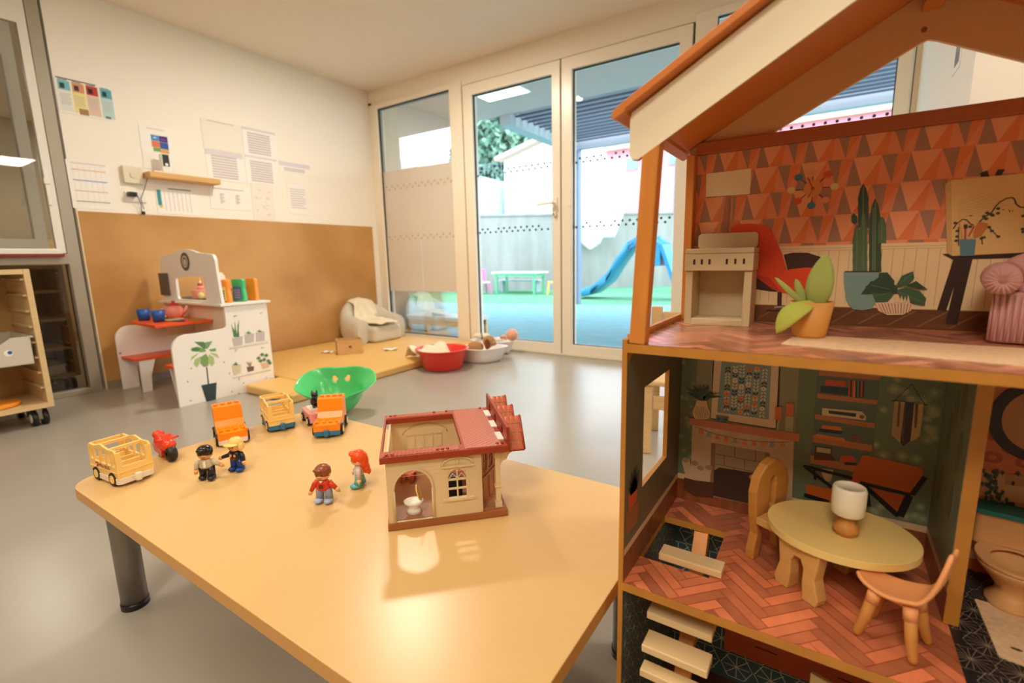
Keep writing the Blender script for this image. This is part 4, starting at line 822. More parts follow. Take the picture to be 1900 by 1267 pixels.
# toy figures, 6.5 cm
def figure(name, label, x, y, rz, skin, top, legs, shoe, hair, hairstyle, armpose, stride=.0, detail=None):
    t = thing(name, label, 'toy figure', (x, y, Z), rz)            # faces local -y
    b = MB()
    for s in (-1, 1):                                 # legs as rounded wedges ending in a foot
        yy = -stride*s
        b.tube([(s*.0075, 0, .028), (s*.0085, yy*.5, .016), (s*.0088, yy, .006)], [.0078, .0072, .0074], legs, 14)
    b.ell((0, 0, .027), (.0145, .009, .007), legs, 18, 10); b.build('trousers', t)
    b = MB()
    for s in (-1, 1): b.ell((s*.0092, -stride*s-.0035, .0052), (.0082, .0115, .0052), shoe, 16, 8)
    b.build('shoes', t)
    b = MB(); b.lathe([(.0001, .026), (.0135, .026), (.0145, .030), (.012, .040), (.008, .0455), (.0001, .046)], top, n=22, sy=.72); b.build('torso', t)
    for k, s in enumerate((-1, 1)):
        dx, dy, dz = armpose[k]
        sh = Vector((s*.011, 0, .041)); el = sh+Vector((s*.006, dy*.4, -.006)); ha = sh+Vector((dx, dy, dz))
        a = MB().tube([sh, el, ha], [.0052, .0048, .0038], top, 12).build('arm', t)
        hb = MB(); d = (ha-el).normalized(); hb.ell(ha+d*.003, .0042, skin, 12, 8)
        for q in range(4): hb.ell(ha+d*.0055+Vector(((q-1.5)*.0018, 0, -.001)), (.001, .0012, .003), skin, 6, 5)
        hb.ell(ha+d*.003+Vector((-s*.004, -.001, .001)), (.0012, .0012, .0028), skin, 6, 5); hb.build('hand', a)
    b = MB(); b.cyl((0, 0, .0445), .0055, .004, skin, 14); b.lathe([(.0001, .046), (.009, .0468), (.0125, .050), (.013, .056), (.012, .062), (.008, .066), (.0001, .067)], skin, n=24)
    b.ell((0, -.0132, .0545), (.0018, .002, .0018), skin, 8, 6)
    for s in (-1, 1): b.ell((s*.013, 0, .055), (.002, .003, .0035), skin, 8, 6)
    hd_ = b.build('head', t)
    b = MB()
    for s in (-1, 1): b.ell((s*.0048, -.0122, .0572), (.0013, .0009, .0018), M_black, 8, 6); b.tube([(s*.0032, -.0125, .0608), (s*.0066, -.0112, .0606)], .0004, M_deep, 6)
    b.tube([(-.004, -.0121, .0515), (0, -.0128, .0505), (.004, -.0121, .0515)], .0005, M_deep, 6); b.build('face_print', hd_)
    b = MB()
    if hairstyle == 'short':
        b.lathe([(.0138, .054), (.0150, .060), (.0138, .067), (.009, .0718), (.0001, .073)], hair, (0, .0012, 0), 24); b.ell((-.003, -.0095, .0655), (.010, .006, .004), hair, 14, 8); b.ell((0, .009, .056), (.0125, .006, .008), hair, 14, 8)
    elif hairstyle == 'brim':
        b.lathe([(.0138, .058), (.0150, .062), (.0138, .069), (.009, .0738), (.0001, .075)], hair, (0, .0012, 0), 24); b.ell((0, -.013, .0625), (.016, .011, .0030), hair, 18, 8); b.ell((0, .010, .054), (.014, .007, .012), hair, 14, 8)
        for s in (-1, 1): b.ell((s*.013, 0, .055), (.0045, .007, .010), hair, 10, 8)
    else:
        b.lathe([(.0142, .054), (.0155, .060), (.0143, .068), (.009, .0735), (.0001, .075)], hair, (0, .0015, 0), 24); b.ell((0, .0105, .052), (.0138, .0095, .019), hair, 16, 12); b.ell((0, .0145, .038), (.0125, .007, .012), hair, 14, 10); b.ell((-.003, -.0105, .068), (.011, .007, .005), hair, 14, 8); b.ell((0, .019, .030), (.010, .0045, .006), hair, 12, 8)
    b.build('hair', hd_)
    if detail: b = MB(); detail(b); b.build('shirt_print', t)
    return t
F_dark = mat('figure_skin_tan', S(226, 160, 104), .4); F_skin = mat('figure_skin', S(240, 180, 120), .4); F_pale = mat('figure_skin_pale', S(248, 206, 172), .4)
M_jet = mat('glossy_dark_hair', S(30, 22, 20), .25); M_khaki = mat('khaki_shirt', S(196, 182, 150), .4); M_blk = mat('black_trousers', S(26, 28, 34), .3)
M_navy = mat('navy_jacket', S(26, 30, 46), .35); M_blue = mat('blue_trousers', S(26, 66, 140), .3); M_straw = mat('straw_yellow', S(242, 206, 120), .4)
M_rs = mat('red_shirt', S(214, 56, 20), .4); M_gt = mat('grey_blue_trousers', S(140, 148, 166), .35); M_gs = mat('pale_blue_shoes', S(166, 182, 214), .35); M_bh = mat('brown_hair', S(140, 74, 34), .3)
M_rh = mat('orange_red_hair', S(240, 84, 12), .35); M_tl = mat('teal_plastic', S(104, 178, 170), .35); M_tf = mat('teal_shoe', S(96, 180, 192), .35); M_lt = mat('pale_top', S(216, 196, 190), .4)
def det_k(b): b.box((-.0022, -.0112, .029), (.0022, -.0098, .042), M_white)
def det_n(b):
    for s in (-1, 1): b.box((s*.005-.002, -.0112, .035), (s*.005+.002, -.0096, .040), F_skin); b.box((s*.004-.0028, -.0116, .029), (s*.004+.0028, -.0098, .033), M_bh)
def det_r(b): b.prism([(-.004, .045), (.004, .045), (0, .041)], 'y', -.0098, -.0078, M_white); b.box((-.004, -.0112, .031), (.004, -.0098, .038), M_deep)
figure('toy_figure', 'toy figure with black hair, khaki shirt and black trousers', -1.056, .437, radians(48), F_dark, M_khaki, M_blk, M_blk, M_jet, 'short', ((-.006, -.008, -.016), (.016, -.006, -.010)), .004, det_k)
figure('toy_figure', 'toy figure in a straw yellow hat, navy jacket and blue trousers', -1.043, .492, radians(20), F_skin, M_navy, M_blue, M_blue, M_straw, 'brim', ((-.018, -.008, -.010), (.010, -.004, -.016)), .0, det_n)
figure('toy_figure', 'toy figure with brown hair, red shirt and grey trousers', -.757, .503, radians(28), F_skin, M_rs, M_gt, M_gs, M_bh, 'short', ((-.012, -.003, -.018), (.014, -.002, -.012)), .0, det_r)
figure('toy_figure', 'toy figure with long orange hair, pale top and teal trousers', -.752, .580, radians(-42), F_pale, M_lt, M_tl, M_tf, M_rh, 'long', ((-.006, -.010, -.015), (.010, .0, -.018)), .004, None)

# ---------------------------------------------------------------- toy house with a red roof, one corner towards the viewer
M_cream = mat('cream_toy_wall', S(250, 236, 196), .4, .4); M_rr = mat('red_brown_roof', S(160, 60, 32), .45, .4); M_rt = mat('terracotta_tile', S(190, 92, 60), .4); M_bw = mat('brown_toy_wood', S(160, 96, 50), .45); M_fl = mat('toy_floor_print', S(176, 122, 84), .5, n=.15, nscale=60, stretch=(1, 6, 1)); M_wht = mat('toy_white', S(250, 246, 238), .3)
_t = M_cream.node_tree; _p = _t.nodes['Principled BSDF']; _o = _t.nodes['Material Output']; _tl = _t.nodes.new('ShaderNodeBsdfTranslucent'); _mx = _t.nodes.new('ShaderNodeMixShader')
_tl.inputs[0].default_value = S(250, 228, 176); _mx.inputs[0].default_value = .35; _t.links.new(_p.outputs[0], _mx.inputs[1]); _t.links.new(_tl.outputs[0], _mx.inputs[2]); _t.links.new(_mx.outputs[0], _o.inputs[0])
hz = thing('toy_house', 'cream toy house with an open red tiled roof, a brown door and a porch', 'toy house', (-.578, .497, Z), radians(45.4))
LA, LB, HW = .2, .21, .120                          # length along front, depth, wall height
MB().box((-.002, -.002, 0), (LA, LB, .012), M_bw).build('base', hz, bevel=.001)
MB().box((.006, .006, .012), (LA-.004, LB-.006, .0135), M_fl).build('floor_print', hz)
# front wall with arched doorway and latticed window
aw = [(.012, .0135), (.072, .0135), (.072, .070)]+arc(.042, .070, .030, .032, 0, 180, 12)[1:-1]+[(.012, .070)]
x0, x1, z0 = .100, .130, .045
win = [(x0, z0), (x1, z0), (x1, .082)]+arc((x0+x1)/2, .082, .015, .014, 0, 180, 10)[1:-1]+[(x0, .082)]
f = MB(); f.prism([(0, .0125), (.150, .0125), (.150, HW), (0, HW)], 'y', 0, .004, M_cream, [aw, win]); fw = f.build('front_wall', hz)
q = MB()
for i in range(17): q.box((.0, -.0004, .018+i*.0062), (.0095 if i*.0062+.018 < .09 else .15, .0, .0184+i*.0062), M_cream)
for i in range(5): q.box((.074, -.0004, .018+i*.006), (.150, 0, .0186+i*.006), M_cream)
q.build('brick_relief', fw)
a = MB(); pth = [(.010, -.001, .0135), (.010, -.001, .070)]+[(p[0], -.001, p[1]) for p in arc(.042, .070, .032, .034, 180, 0, 14)]+[(.074, -.001, .070), (.074, -.001, .0135)]
a.tube(pth, .0026, M_cream, 8); a.build('door_arch', fw)
a = MB(); a.box((x0+.0138, -.001, z0), (x0+.0162, .003, .093), M_cream); a.box((x0, -.001, .060), (x1, .003, .0622), M_cream); a.box((x0, -.001, .076), (x1, .003, .0785), M_cream)
for s in (-1, 1): a.tube([(x0+.015+s*.014, 0, .079), (x0+.015+s*.0075, 0, .088), (x0+.015, 0, .0792)], .001, M_cream, 6)
a.tube([(p[0], 0, p[1]) for p in arc(.115, .082, .0155, .0145, 0, 180, 12)], .0015, M_cream, 6)
a.box((x0-.010, -.004, z0-.004), (x1+.012, .0, z0), M_cream); a.box((x0-.004, -.0012, z0), (x0, .0, .098), M_cream); a.box((x1, -.0012, z0), (x1+.004, .0, .098), M_cream)
a.box((x0-.012, -.004, .100), (x1+.014, 0, .1035), M_cream); a.tube([(p[0], -.0018, p[1]) for p in arc(.116, .1035, .026, .0135, 0, 180, 14)], .0018, M_cream, 8); a.cyl((.116, -.003, .1085), .0028, .003, M_cream, 12, 'y')
a.build('window_trim', fw)
MB().box((0, .004, .0125), (.004, LB-.004, HW), M_cream).build('left_wall', hz)
bwk = MB(); bwk.prism([(.0, .0125), (.19, .0125), (.19, HW), (.0, HW)], 'y', LB-.006, LB-.002, M_cream); bwk.tube([(p[0], LB-.007, p[1]) for p in arc(.07, .09, .045, .02, 0, 180, 12)], .0015, M_cream, 6)
for i in range(5): bwk.box((.03+i*.018, LB-.0075, .03), (.032+i*.018, LB-.006, .09), M_cream)
for i in range(3): bwk.box((.03, LB-.0075, .03+i*.028), (.104, LB-.006, .032+i*.028), M_cream)
bwk.build('back_wall', hz)
MB().box((.150, .0, .0125), (.157, .012, HW), M_cream).build('door_post', hz)
MB().box((.184, .085, .0125), (.19, LB-.006, HW), M_cream).build('end_wall', hz)
# open brown door
T = Matrix.Translation((.156, .004, .0137)) @ Matrix.Rotation(radians(58), 4, 'Z')
d = MB(T); d.prism([(0, 0), (.062, 0), (.062, .103), (0, .103)], 'y', 0, .004, M_bw, [rrect(.009, .062, .027, .098, .004), rrect(.034, .062, .053, .098, .004)]); dr = d.build('door', hz)
d = MB(T)
for xx in (.0175, .0430): d.box((xx, .001, .062), (xx+.0018, .003, .098), M_bw); d.box((xx-.009, .001, .078), (xx+.010, .003, .080), M_bw)
for q_ in ((.008, .008, .028, .05), (.034, .008, .054, .05)): d.tube([(q_[0], -.0002, q_[1]), (q_[2], -.0002, q_[1]), (q_[2], -.0002, q_[3]), ((q_[0]+q_[2])/2, -.0002, q_[3]+.006), (q_[0], -.0002, q_[3]), (q_[0], -.0002, q_[1])], .0009, M_bw, 6)
d.box((.0, -.003, .053), (.062, .0, .057), M_bw); d.build('door_moulding', dr)
# porch column
p_ = MB(); cx, cy_ = .186, .012
p_.box((cx-.006, cy_-.006, .012), (cx+.006, cy_+.006, .022), M_cream); p_.box((cx-.0042, cy_-.0042, .022), (cx+.0042, cy_+.0042, .110), M_cream); p_.box((cx-.006, cy_-.006, .050), (cx+.006, cy_+.006, .053), M_cream); p_.box((cx-.006, cy_-.006, .104), (cx+.006, cy_+.006, .114), M_cream)
p_.prism([(cx+.004, .112), (cx+.026, .112), (cx+.020, .108), (cx+.016, .100), (cx+.008, .096), (cx+.004, .088)], 'y', cy_-.003, cy_+.003, M_cream); p_.build('porch_column', hz, bevel=.0006)
# red roof frame with a rectangular opening, raised tiles and studs
RZ = HW
r = MB(); r.prism([(-.008, -.008), (.203, -.008), (.203, LB+.002), (-.008, LB+.002)], 'z', RZ, RZ+.011, M_rr, [[(-.0075+.003, .018), (.126, .018), (.126, LB-.022), (-.0045, LB-.022)]])
rf = r.build('roof_deck', hz, bevel=.0008)
r = MB()
def tiles(xa, xb, ya, yb):
    ny = int((xb-xa)/.0062); nx = int((yb-ya)/.0095)
    for i in range(ny):
        for j in range(nx+1):
            y0 = ya+j*.0095-(.0047 if i % 2 else 0); y1 = min(y0+.0088, yb); y0 = max(y0, ya)
            if y1-y0 > .002: x = xa+i*.0062; r.add([(x, y0, RZ+.0111), (x+.0058, y0, RZ+.0125), (x+.0058, y1, RZ+.0125), (x, y1, RZ+.0111)], [(0, 1, 2, 3)], M_rt)
tiles(.130, .198, -.005, LB-.001); tiles(-.004, .126, -.005, .015); tiles(-.004, .126, LB-.019, LB-.001)
r.build('roof_tiles', rf)
r = MB()
for (x, y) in ((.003, .0), (.012, .0), (.085, .003), (.093, .003), (.101, .003), (.185, .003), (.193, .003), (.003, LB-.008), (.012, LB-.008), (.09, LB-.006), (.115, LB-.006), (.185, LB-.006)): r.cyl((x, y, RZ+.011), .0027, .003, M_rr, 12)
r.build('roof_studs', rf)
# parapet with three arched openings, tiled porch gables beyond it
pp = MB(); tri = lambda c: [(c-.016, RZ+.013), (c+.016, RZ+.013), (c+.013, RZ+.024), (c, RZ+.036), (c-.013, RZ+.024)]
pp.prism([(-.006, RZ), (LB, RZ), (LB, RZ+.042), (-.006, RZ+.042)], 'x', .200, .2045, M_rr, [tri(.035), tri(.100), tri(.165)]); pa_ = pp.build('parapet', hz)
for c in (.035, .1, .165): MB().box((.189, c-.018, RZ+.0112), (.1995, c+.018, RZ+.014), M_wht).build('white_sill', pa_)
for k, c in enumerate((.035, .1, .165)):
    g = MB(); h = .030; y0, y1 = c-.034, c+.031; zt = RZ+.045; zb = RZ-.002; L0, L1 = .2047, .232
    g.prism([(y0, zb), (y1, zb), (c, zt)], 'x', L0, L1-.002, M_cream); gb_ = g.build('porch_gable', hz)
    g = MB()
    for s, ye in ((-1, y0), (1, y1)):
        for i in range(4):
            for j in range(3):
                a0 = i/4; a1 = (i+1)/4; xa = L0+(L1-L0)*j/3; xb = L0+(L1-L0)*(j+1)/3-.0006
                pz = lambda t_, e: (c+(ye-c)*t_*1.08, zt+(zb-zt)*t_*1.08+e)
                (ya, za), (yb2, zb2) = pz(a0, .0015), pz(a1, .0038)
                g.add([(xa, ya, za), (xb, ya, za), ((xa+xb)/2, ya, za+.0012), (xa, yb2, zb2), (xb, yb2, zb2), ((xa+xb)/2, yb2, zb2+.0012)], [(0, 3, 5, 2), (2, 5, 4, 1)], M_rt, True)
    g.tube([(L1, y0-.001, zb), (L1, c, zt+.002), (L1, y1+.001, zb)], .0022, M_rr, 6); g.tube([(L0, y0-.001, zb), (L1, y0-.001, zb)], .002, M_rr, 6)
    g.build('tiled_roof', gb_)
# furniture inside the toy house
tl = thing('toy_toilet', 'tiny white toy toilet with its lid raised inside the toy house doorway', 'toy toilet', (-.568, .545, Z+.014), radians(215))
MB().lathe([(.0001, 0), (.012, 0), (.010, .006), (.008, .011), (.014, .018), (.0150, .021), (.011, .021), (.008, .016), (.0001, .014)], M_wht, n=24, sx=1.15).build('bowl', tl)
ld = MB(Matrix.Translation((-.012, 0, .023)) @ Matrix.Rotation(radians(-75), 4, 'Y')); ld.prism(arc(.013, 0, .014, .012, 0, 345, 24), 'z', 0, .002, M_straw); ld.build('lid', tl)
M_ptb = mat('toy_pink', S(244, 132, 120), .35); M_ptr = mat('toy_coral_red', S(214, 66, 52), .35)
tc_ = thing('toy_chair', 'tiny pink and red toy chair at the back of the toy house', 'toy chair', (-.662, .625, Z+.014), radians(20))
MB().box((-.012, -.012, .016), (.012, .012, .020), M_ptb).build('seat', tc_, bevel=.001); MB().box((-.012, .010, .020), (.012, .013, .042), M_ptb).build('backrest', tc_, bevel=.002)
for sx in (-1, 1):
    for sy in (-1, 1): MB().box((sx*.010-.002, sy*.010-.002, 0), (sx*.010+.002, sy*.010+.002, .016), M_ptr).build('leg', tc_)
tt_ = thing('toy_dresser', 'tiny pink and red toy dresser inside the toy house, seen through the arch', 'toy furniture', (-.575, .665, Z+.014), radians(45))
MB().box((-.012, -.010, 0), (.012, .010, .016), M_ptr).build('cabinet', tt_, bevel=.001); MB().box((-.014, -.012, .0162), (.014, .012, .036), M_ptb).build('upper_shelf', tt_, bevel=.002)
bs = thing('toy_stove', 'tiny black toy stove behind the lattice window of the toy house', 'toy furniture', (-.545, .625, Z+.014), radians(45))
MB().box((-.014, -.010, 0), (.014, .010, .034), M_black).build('oven', bs, bevel=.001); MB().cyl((0, 0, .0343), .009, .006, M_black, 18).build('pan', bs)
# ================================================================ THE DOLLHOUSE (aligned with the room, front towards the viewer)
HX0, HX1, HYF, HYB = -.192, .342, .52, .772          # outer sides, open front, inner back face
Z1, Z2, Z3 = .022, .3217, .6228                      # floor levels
M_mdf = mat('mdf_edge', S(196, 132, 52), .5, .4, n=.12, nscale=40); M_post = mat('orange_pine', S(222, 140, 58), .4, .5, n=.16, nscale=6, stretch=(10, 10, 1)); M_roofin = mat('brown_roof_board', S(206, 120, 50), .5, .4, bump=.05, bscale=400)
M_gab = mat('gable_board_tan', S(216, 168, 112), .6, .4, bump=.05, bscale=400); M_fas = mat('cream_fascia', S(244, 230, 202), .5, .4); M_beam = mat('brown_beam', S(176, 92, 40), .45, n=.1, nscale=8, stretch=(1, 8, 8)); M_tread = mat('tread_wood', S(232, 200, 148), .35, .5)
dh = thing('dollhouse', 'tall wooden three-storey dollhouse with an open front and gabled roof at the right', 'dollhouse', (.075, .65, 0))
def part(b, name, par=None, **k): return b.build(name, par or dh, True, **k)
# prints: traced on the plane of the panel they are printed on
YP = HYB
def bkp(u, v): p = onY(u, v, YP); return (p.x, p.z)
CR = {'A': (1240, 200, 2.7545), 'B': (1540, 180, 2.639), 'C': (1140, 620, 3.7278), 'D': (1480, 640, 3.9595), 'E': (1140, 900, 3.4526), 'F': (1500, 900, 3.4525), 'G': (1380, 320, 3.96), 'H': (1250, 680, 7.039), 'I': (1730, 300, 5.759), 'J': (1780, 700, 3.167), 'P': (0, 0, 1)}
def cv(c, q): o = CR[c]; return bkp(o[0]+q[0]/o[2], o[1]+q[1]/o[2])
LAY = [0]
def pp_(b, c, pts, m, lay=1, raw=False):              # polygon printed on the back panel; lay = stacking order
    LAY[0] += 1; y = HYB-.00025*lay-LAY[0] % 100*1.2e-6; P = pts if raw else [cv(c, q) for q in pts]
    tris = tessellate_polygon([[Vector((p[0], p[1], 0)) for p in P]])
    b.add([(p[0], y, p[1]) for p in P], [tuple(t) for t in tris], m)
def ln(b, c, p, q, w, m, lay=1):
    P, Q = Vector(cv(c, p)), Vector(cv(c, q)); d = (Q-P).normalized(); n_ = Vector((-d.y, d.x))*w/2
    pp_(b, c, [P+n_, Q+n_, Q-n_, P-n_], m, lay, True)
def dsc(b, c, q, r, m, lay=1, n=14, sx=1): P = cv(c, q); pp_(b, c, [(P[0]+r*sx*cos(2*pi*i/n), P[1]+r*sin(2*pi*i/n)) for i in range(n)], m, lay, True)
K = lambda n, *c, r=.5: mat('print_'+n, S(*c), r)

# ---- shell
b = MB(); b.prism([(HYF, 0), (HYB+.006, 0), (HYB+.006, .627), (HYF, .627)], 'x', HX0, HX0+.006, M_mdf, [[(.585, .420), (.700, .420), (.700, .556), (.585, .556)]])
lsp = part(b, 'side_panel')
b = MB(); b.box((HX1-.006, HYF, 0), (HX1, HYB+.006, .627), M_mdf); part(b, 'side_panel')
b = MB(); b.box((HX0+.006, HYB, 0), (HX1-.006, HYB+.006, .862), M_mdf); bp = part(b, 'back_panel')
# floors with the stair opening in the middle one
hole = [(HX0+.0065, .584), (-.098, .584), (-.098, .704), (HX0+.0065, .704)]
b = MB(); b.box((HX0+.006, HYF, Z3-.0105), (HX1-.006, HYB, Z3-.0004), M_mdf); f3 = part(b, 'floor_panel')
def bow(x): return HYF-.0*x
b = MB(); b.prism([(HX0+.006, HYF), (HX1-.006, HYF), (HX1-.006, HYB), (HX0+.006, HYB)], 'z', Z2-.0105, Z2-.0004, M_mdf, [[(HX0+.0062, .584), (-.098, .584), (-.098, .704), (HX0+.0062, .704)]]); f2 = part(b, 'floor_panel')
b = MB(); b.box((HX0+.006, HYF, 0), (HX1-.006, HYB, Z1-.0004), M_mdf); f1 = part(b, 'floor_panel')
# divider between sitting room and bathroom
b = MB(); b.box((.131, .638, Z2), (.1435, HYB, Z3-.0106), M_mdf); dv = part(b, 'divider_panel')
b = MB(); b.box((.131, .638, Z1), (.1435, HYB, Z2-.0106), M_mdf); part(b, 'divider_panel')
# ---- herringbone floor prints
def clip(P, x0, y0, x1, y1):
    for k, lim, s in ((0, x0, 1), (0, x1, -1), (1, y0, 1), (1, y1, -1)):
        out = []
        for i in range(len(P)):
            a, c = P[i], P[(i+1) % len(P)]; da, dc = s*(a[k]-lim), s*(c[k]-lim)
            if da >= 0: out.append(a)
            if (da < 0) != (dc < 0): t = da/(da-dc); out.append((a[0]+(c[0]-a[0])*t, a[1]+(c[1]-a[1])*t))
        P = out
        if len(P) < 3: return None
    return P
def herring(b, rects, z, L, Wp, ang, mats, org=(0, 0), to3=None):
    ca, sa_ = cos(ang), sin(ang); r2 = random.Random(3)
    for i in range(-40, 40):
        for j in range(-12, 12):
            for o in (0, 1):
                # classic herringbone lattice
                bx_, by_ = i*Wp+j*2*L*.0 + j*(L), i*Wp - j*(L)
                if o == 0: R = [(bx_, by_), (bx_+L, by_), (bx_+L, by_+Wp), (bx_, by_+Wp)]
                else: R = [(bx_, by_+Wp), (bx_+Wp, by_+Wp), (bx_+Wp, by_+Wp+L), (bx_, by_+Wp+L)] if False else [(bx_-Wp+0, by_+0), (bx_, by_+0), (bx_, by_+L), (bx_-Wp, by_+L)]
                g = Wp*.035; cx_ = sum(p[0] for p in R)/4; cy_ = sum(p[1] for p in R)/4
                R = [(p[0]-math.copysign(g, p[0]-cx_), p[1]-math.copysign(g, p[1]-cy_)) for p in R]
                R = [(org[0]+p[0]*ca-p[1]*sa_, org[1]+p[0]*sa_+p[1]*ca) for p in R]; m = r2.choice(mats)
                for rc in rects:
                    Q = clip(R, *rc)
                    if Q: b.add([(p[0], p[1], z) if to3 is None else to3(p) for p in Q], [tuple(range(len(Q)))], m)
def planks(tag_, base, k=1): return [mat('plank_%s%d' % (tag_, i), S(*[min(255, c*f) for c in base]), .22, .5, n=.14, nscale=40, stretch=(1, 1, 1)) for i, f in enumerate((1, .9, .8, 1.08))]
PM2 = planks('mid', (216, 124, 84)); PM3 = planks('top', (214, 140, 108)); M_joint = mat('plank_joint', S(150, 64, 34), .3)
b = MB(); rects2 = [(HX0+.0063, HYF+.001, .135, .584), (-.098, .584, .135, .704), (HX0+.0063, .704, .135, HYB-.0005), ]
for r_ in rects2: b.add([(r_[0], r_[1], Z2-.0002), (r_[2], r_[1], Z2-.0002), (r_[2], r_[3], Z2-.0002), (r_[0], r_[3], Z2-.0002)], [(0, 1, 2, 3)], M_joint)
herring(b, rects2, Z2, .066, .0135, radians(46), PM2, (-.12, .53)); part(b, 'herringbone_print', f2, recalc=False)
b = MB(); rects3 = [(HX0+.0063, HYF+.001, HX1-.0063, HYB-.0005)]
for r_ in rects3: b.add([(r_[0], r_[1], Z3-.0002), (r_[2], r_[1], Z3-.0002), (r_[2], r_[3], Z3-.0002), (r_[0], r_[3], Z3-.0002)], [(0, 1, 2, 3)], mat('plank_joint_pale', S(176, 96, 66), .25))
herring(b, rects3, Z3, .066, .0135, radians(46), PM3, (-.15, .53)); part(b, 'herringbone_print', f3, recalc=False)
# bathroom tile floor: black with fine star lines
M_tile_b = mat('black_bath_tile', S(30, 30, 36), .35); M_line = mat('gold_tile_line', S(150, 136, 116), .5); M_star = mat('gold_star', S(220, 190, 140), .5)
b = MB(); br = (.1352, HYF+.001, HX1-.0063, HYB-.0005)
b.add([(br[0], br[1], Z2-.0001), (br[2], br[1], Z2-.0001), (br[2], br[3], Z2-.0001), (br[0], br[3], Z2-.0001)], [(0, 1, 2, 3)], M_tile_b)
def fl_line(b, p, q, w, m, z, rc):
    P, Q = Vector(p), Vector(q); d = (Q-P).normalized(); n_ = Vector((-d.y, d.x))*w/2
    C_ = clip([tuple(P+n_), tuple(Q+n_), tuple(Q-n_), tuple(P-n_)], *rc)
    if C_: b.add([(p[0], p[1], z) for p in C_], [tuple(range(len(C_)))], m)
def starfield(f, x0, x1, y0, y1, sx, sy, R, n=16):
    j = 0; y = y0
    while y < y1:
        x = x0+(sx/2 if j % 2 else 0)
        while x < x1:
            for k in range(n): a = 2*pi*k/n; f((x, y), (x+R*cos(a)*(1 if k % 2 else .8), y+R*sin(a)*(1 if k % 2 else .8)))
            for k in range(6): a, c_ = 2*pi*k/6, 2*pi*(k+1)/6; f((x+R*cos(a), y+R*sin(a)), (x+R*cos(c_), y+R*sin(c_)))
            x += sx
        y += sy; j += 1
starfield(lambda p, q: fl_line(b, p, q, .0005, M_line, Z2+.0001, br), .145, .34, .53, .78, .036, .030, .019)
part(b, 'star_tile_print', f2, recalc=False)
# ground floor: dark boards
b = MB(); b.box((HX0+.006, HYF+.001, Z1-.0003), (HX1-.006, HYB, Z1), mat('dark_board_print', S(92, 52, 30), .35, n=.3, nscale=14, stretch=(8, 1, 1))); part(b, 'board_print', f1)

# ---- middle storey: side wall and back wall prints
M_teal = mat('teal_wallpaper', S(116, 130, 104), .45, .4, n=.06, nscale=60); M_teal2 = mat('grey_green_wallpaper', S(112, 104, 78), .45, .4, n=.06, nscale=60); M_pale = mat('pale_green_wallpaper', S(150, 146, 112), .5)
M_bsb = mat('printed_baseboard', S(222, 190, 148), .5); M_pf = mat('printed_floor_strip', S(150, 84, 44), .3, n=.35, nscale=30, stretch=(3, 3, 1)); M_st = mat('paper_star', S(168, 172, 136), .6)
X = HX0+.0062
def sidep(b, pts, m, lay=1, holes=()):
    b.prism(pts, 'x', X+.0002*lay, X+.0002*lay+.0001, m, holes)
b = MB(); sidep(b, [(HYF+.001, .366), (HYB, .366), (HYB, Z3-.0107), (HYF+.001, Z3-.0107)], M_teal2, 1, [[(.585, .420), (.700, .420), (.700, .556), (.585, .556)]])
sidep(b, [(HYF+.001, .357), (HYB, .357), (HYB, .366), (HYF+.001, .366)], M_bsb); sidep(b, [(HYF+.001, Z2), (HYB, Z2), (HYB, .357), (HYF+.001, .357)], M_pf)
sidep(b, [(HYF+.001, .6), (.545, .6121), (HYF+.001, .6121)], M_mdf, 3)
ws = part(b, 'wallpaper_print', lsp)
def sx_(u, v): p = onX(u, v, X); return (p.y, p.z)
def cs_(c, *pts): o = CR[c]; return [sx_(o[0]+q[0]/o[2], o[1]+q[1]/o[2]) for q in pts]
b = MB(); sidep(b, cs_('C', (93, 1110), (125, 1075), (155, 1060), (150, 1150), (98, 1230)), K('red_pot', 206, 84, 40), 3)
for a in ((100, 1010), (88, 1060), (115, 950), (135, 910), (150, 900), (165, 930), (165, 1000)): sidep(b, cs_('C', (108, 1118), a, (150, 1070)), K('plant_leaf_dark', 44, 52, 40), 4)  # dark printed blades fanning out above the red pot
sidep(b, cs_('C', (80, 1250), (165, 1150), (155, 1300), (80, 1390)), K('wicker', 160, 100, 56), 2); sidep(b, cs_('C', (390, 330), (430, 310), (425, 540), (395, 570)), K('oval_shade', 112, 106, 84), 2)
part(b, 'printed_plant', ws, recalc=False)
b = MB()
pp_(b, '', [(HX0+.006, .366), (.131, .366), (.131, Z3-.0107), (HX0+.006, Z3-.0107)], M_teal, 1, True)
pp_(b, '', [(HX0+.006, .357), (.131, .357), (.131, .366), (HX0+.006, .366)], M_bsb, 1, True); pp_(b, '', [(HX0+.006, Z2), (.131, Z2), (.131, .357), (HX0+.006, .357)], M_pf, 1, True)
wm = part(b, 'wallpaper_print', bp, recalc=False)
b = MB(); r3 = random.Random(5)
for i in range(110):
    x, z = r3.uniform(.0, .128), r3.uniform(.37, .605)
    if x < .06: continue
    R = r3.uniform(.004, .008)
    for k in range(8):
        a = pi*k/8+.2*i; w_ = .00032; d = Vector((cos(a), sin(a))); n_ = Vector((-d.y, d.x))*w_; P = Vector((x, z)); pp_(b, '', [P+d*R+n_, P-d*R+n_, P-d*R-n_, P+d*R-n_], M_st, 2, True)
for i in range(26):
    x, z = r3.uniform(-.184, -.16), r3.uniform(.37, .605); R = .005
    for k in range(6): a = pi*k/6; w_ = .0002; d = Vector((cos(a), sin(a))); n_ = Vector((-d.y, d.x))*w_; P = Vector((x, z)); pp_(b, '', [P+d*R+n_, P-d*R+n_, P-d*R-n_, P+d*R-n_], M_st, 2, True)
part(b, 'star_print', wm, recalc=False)
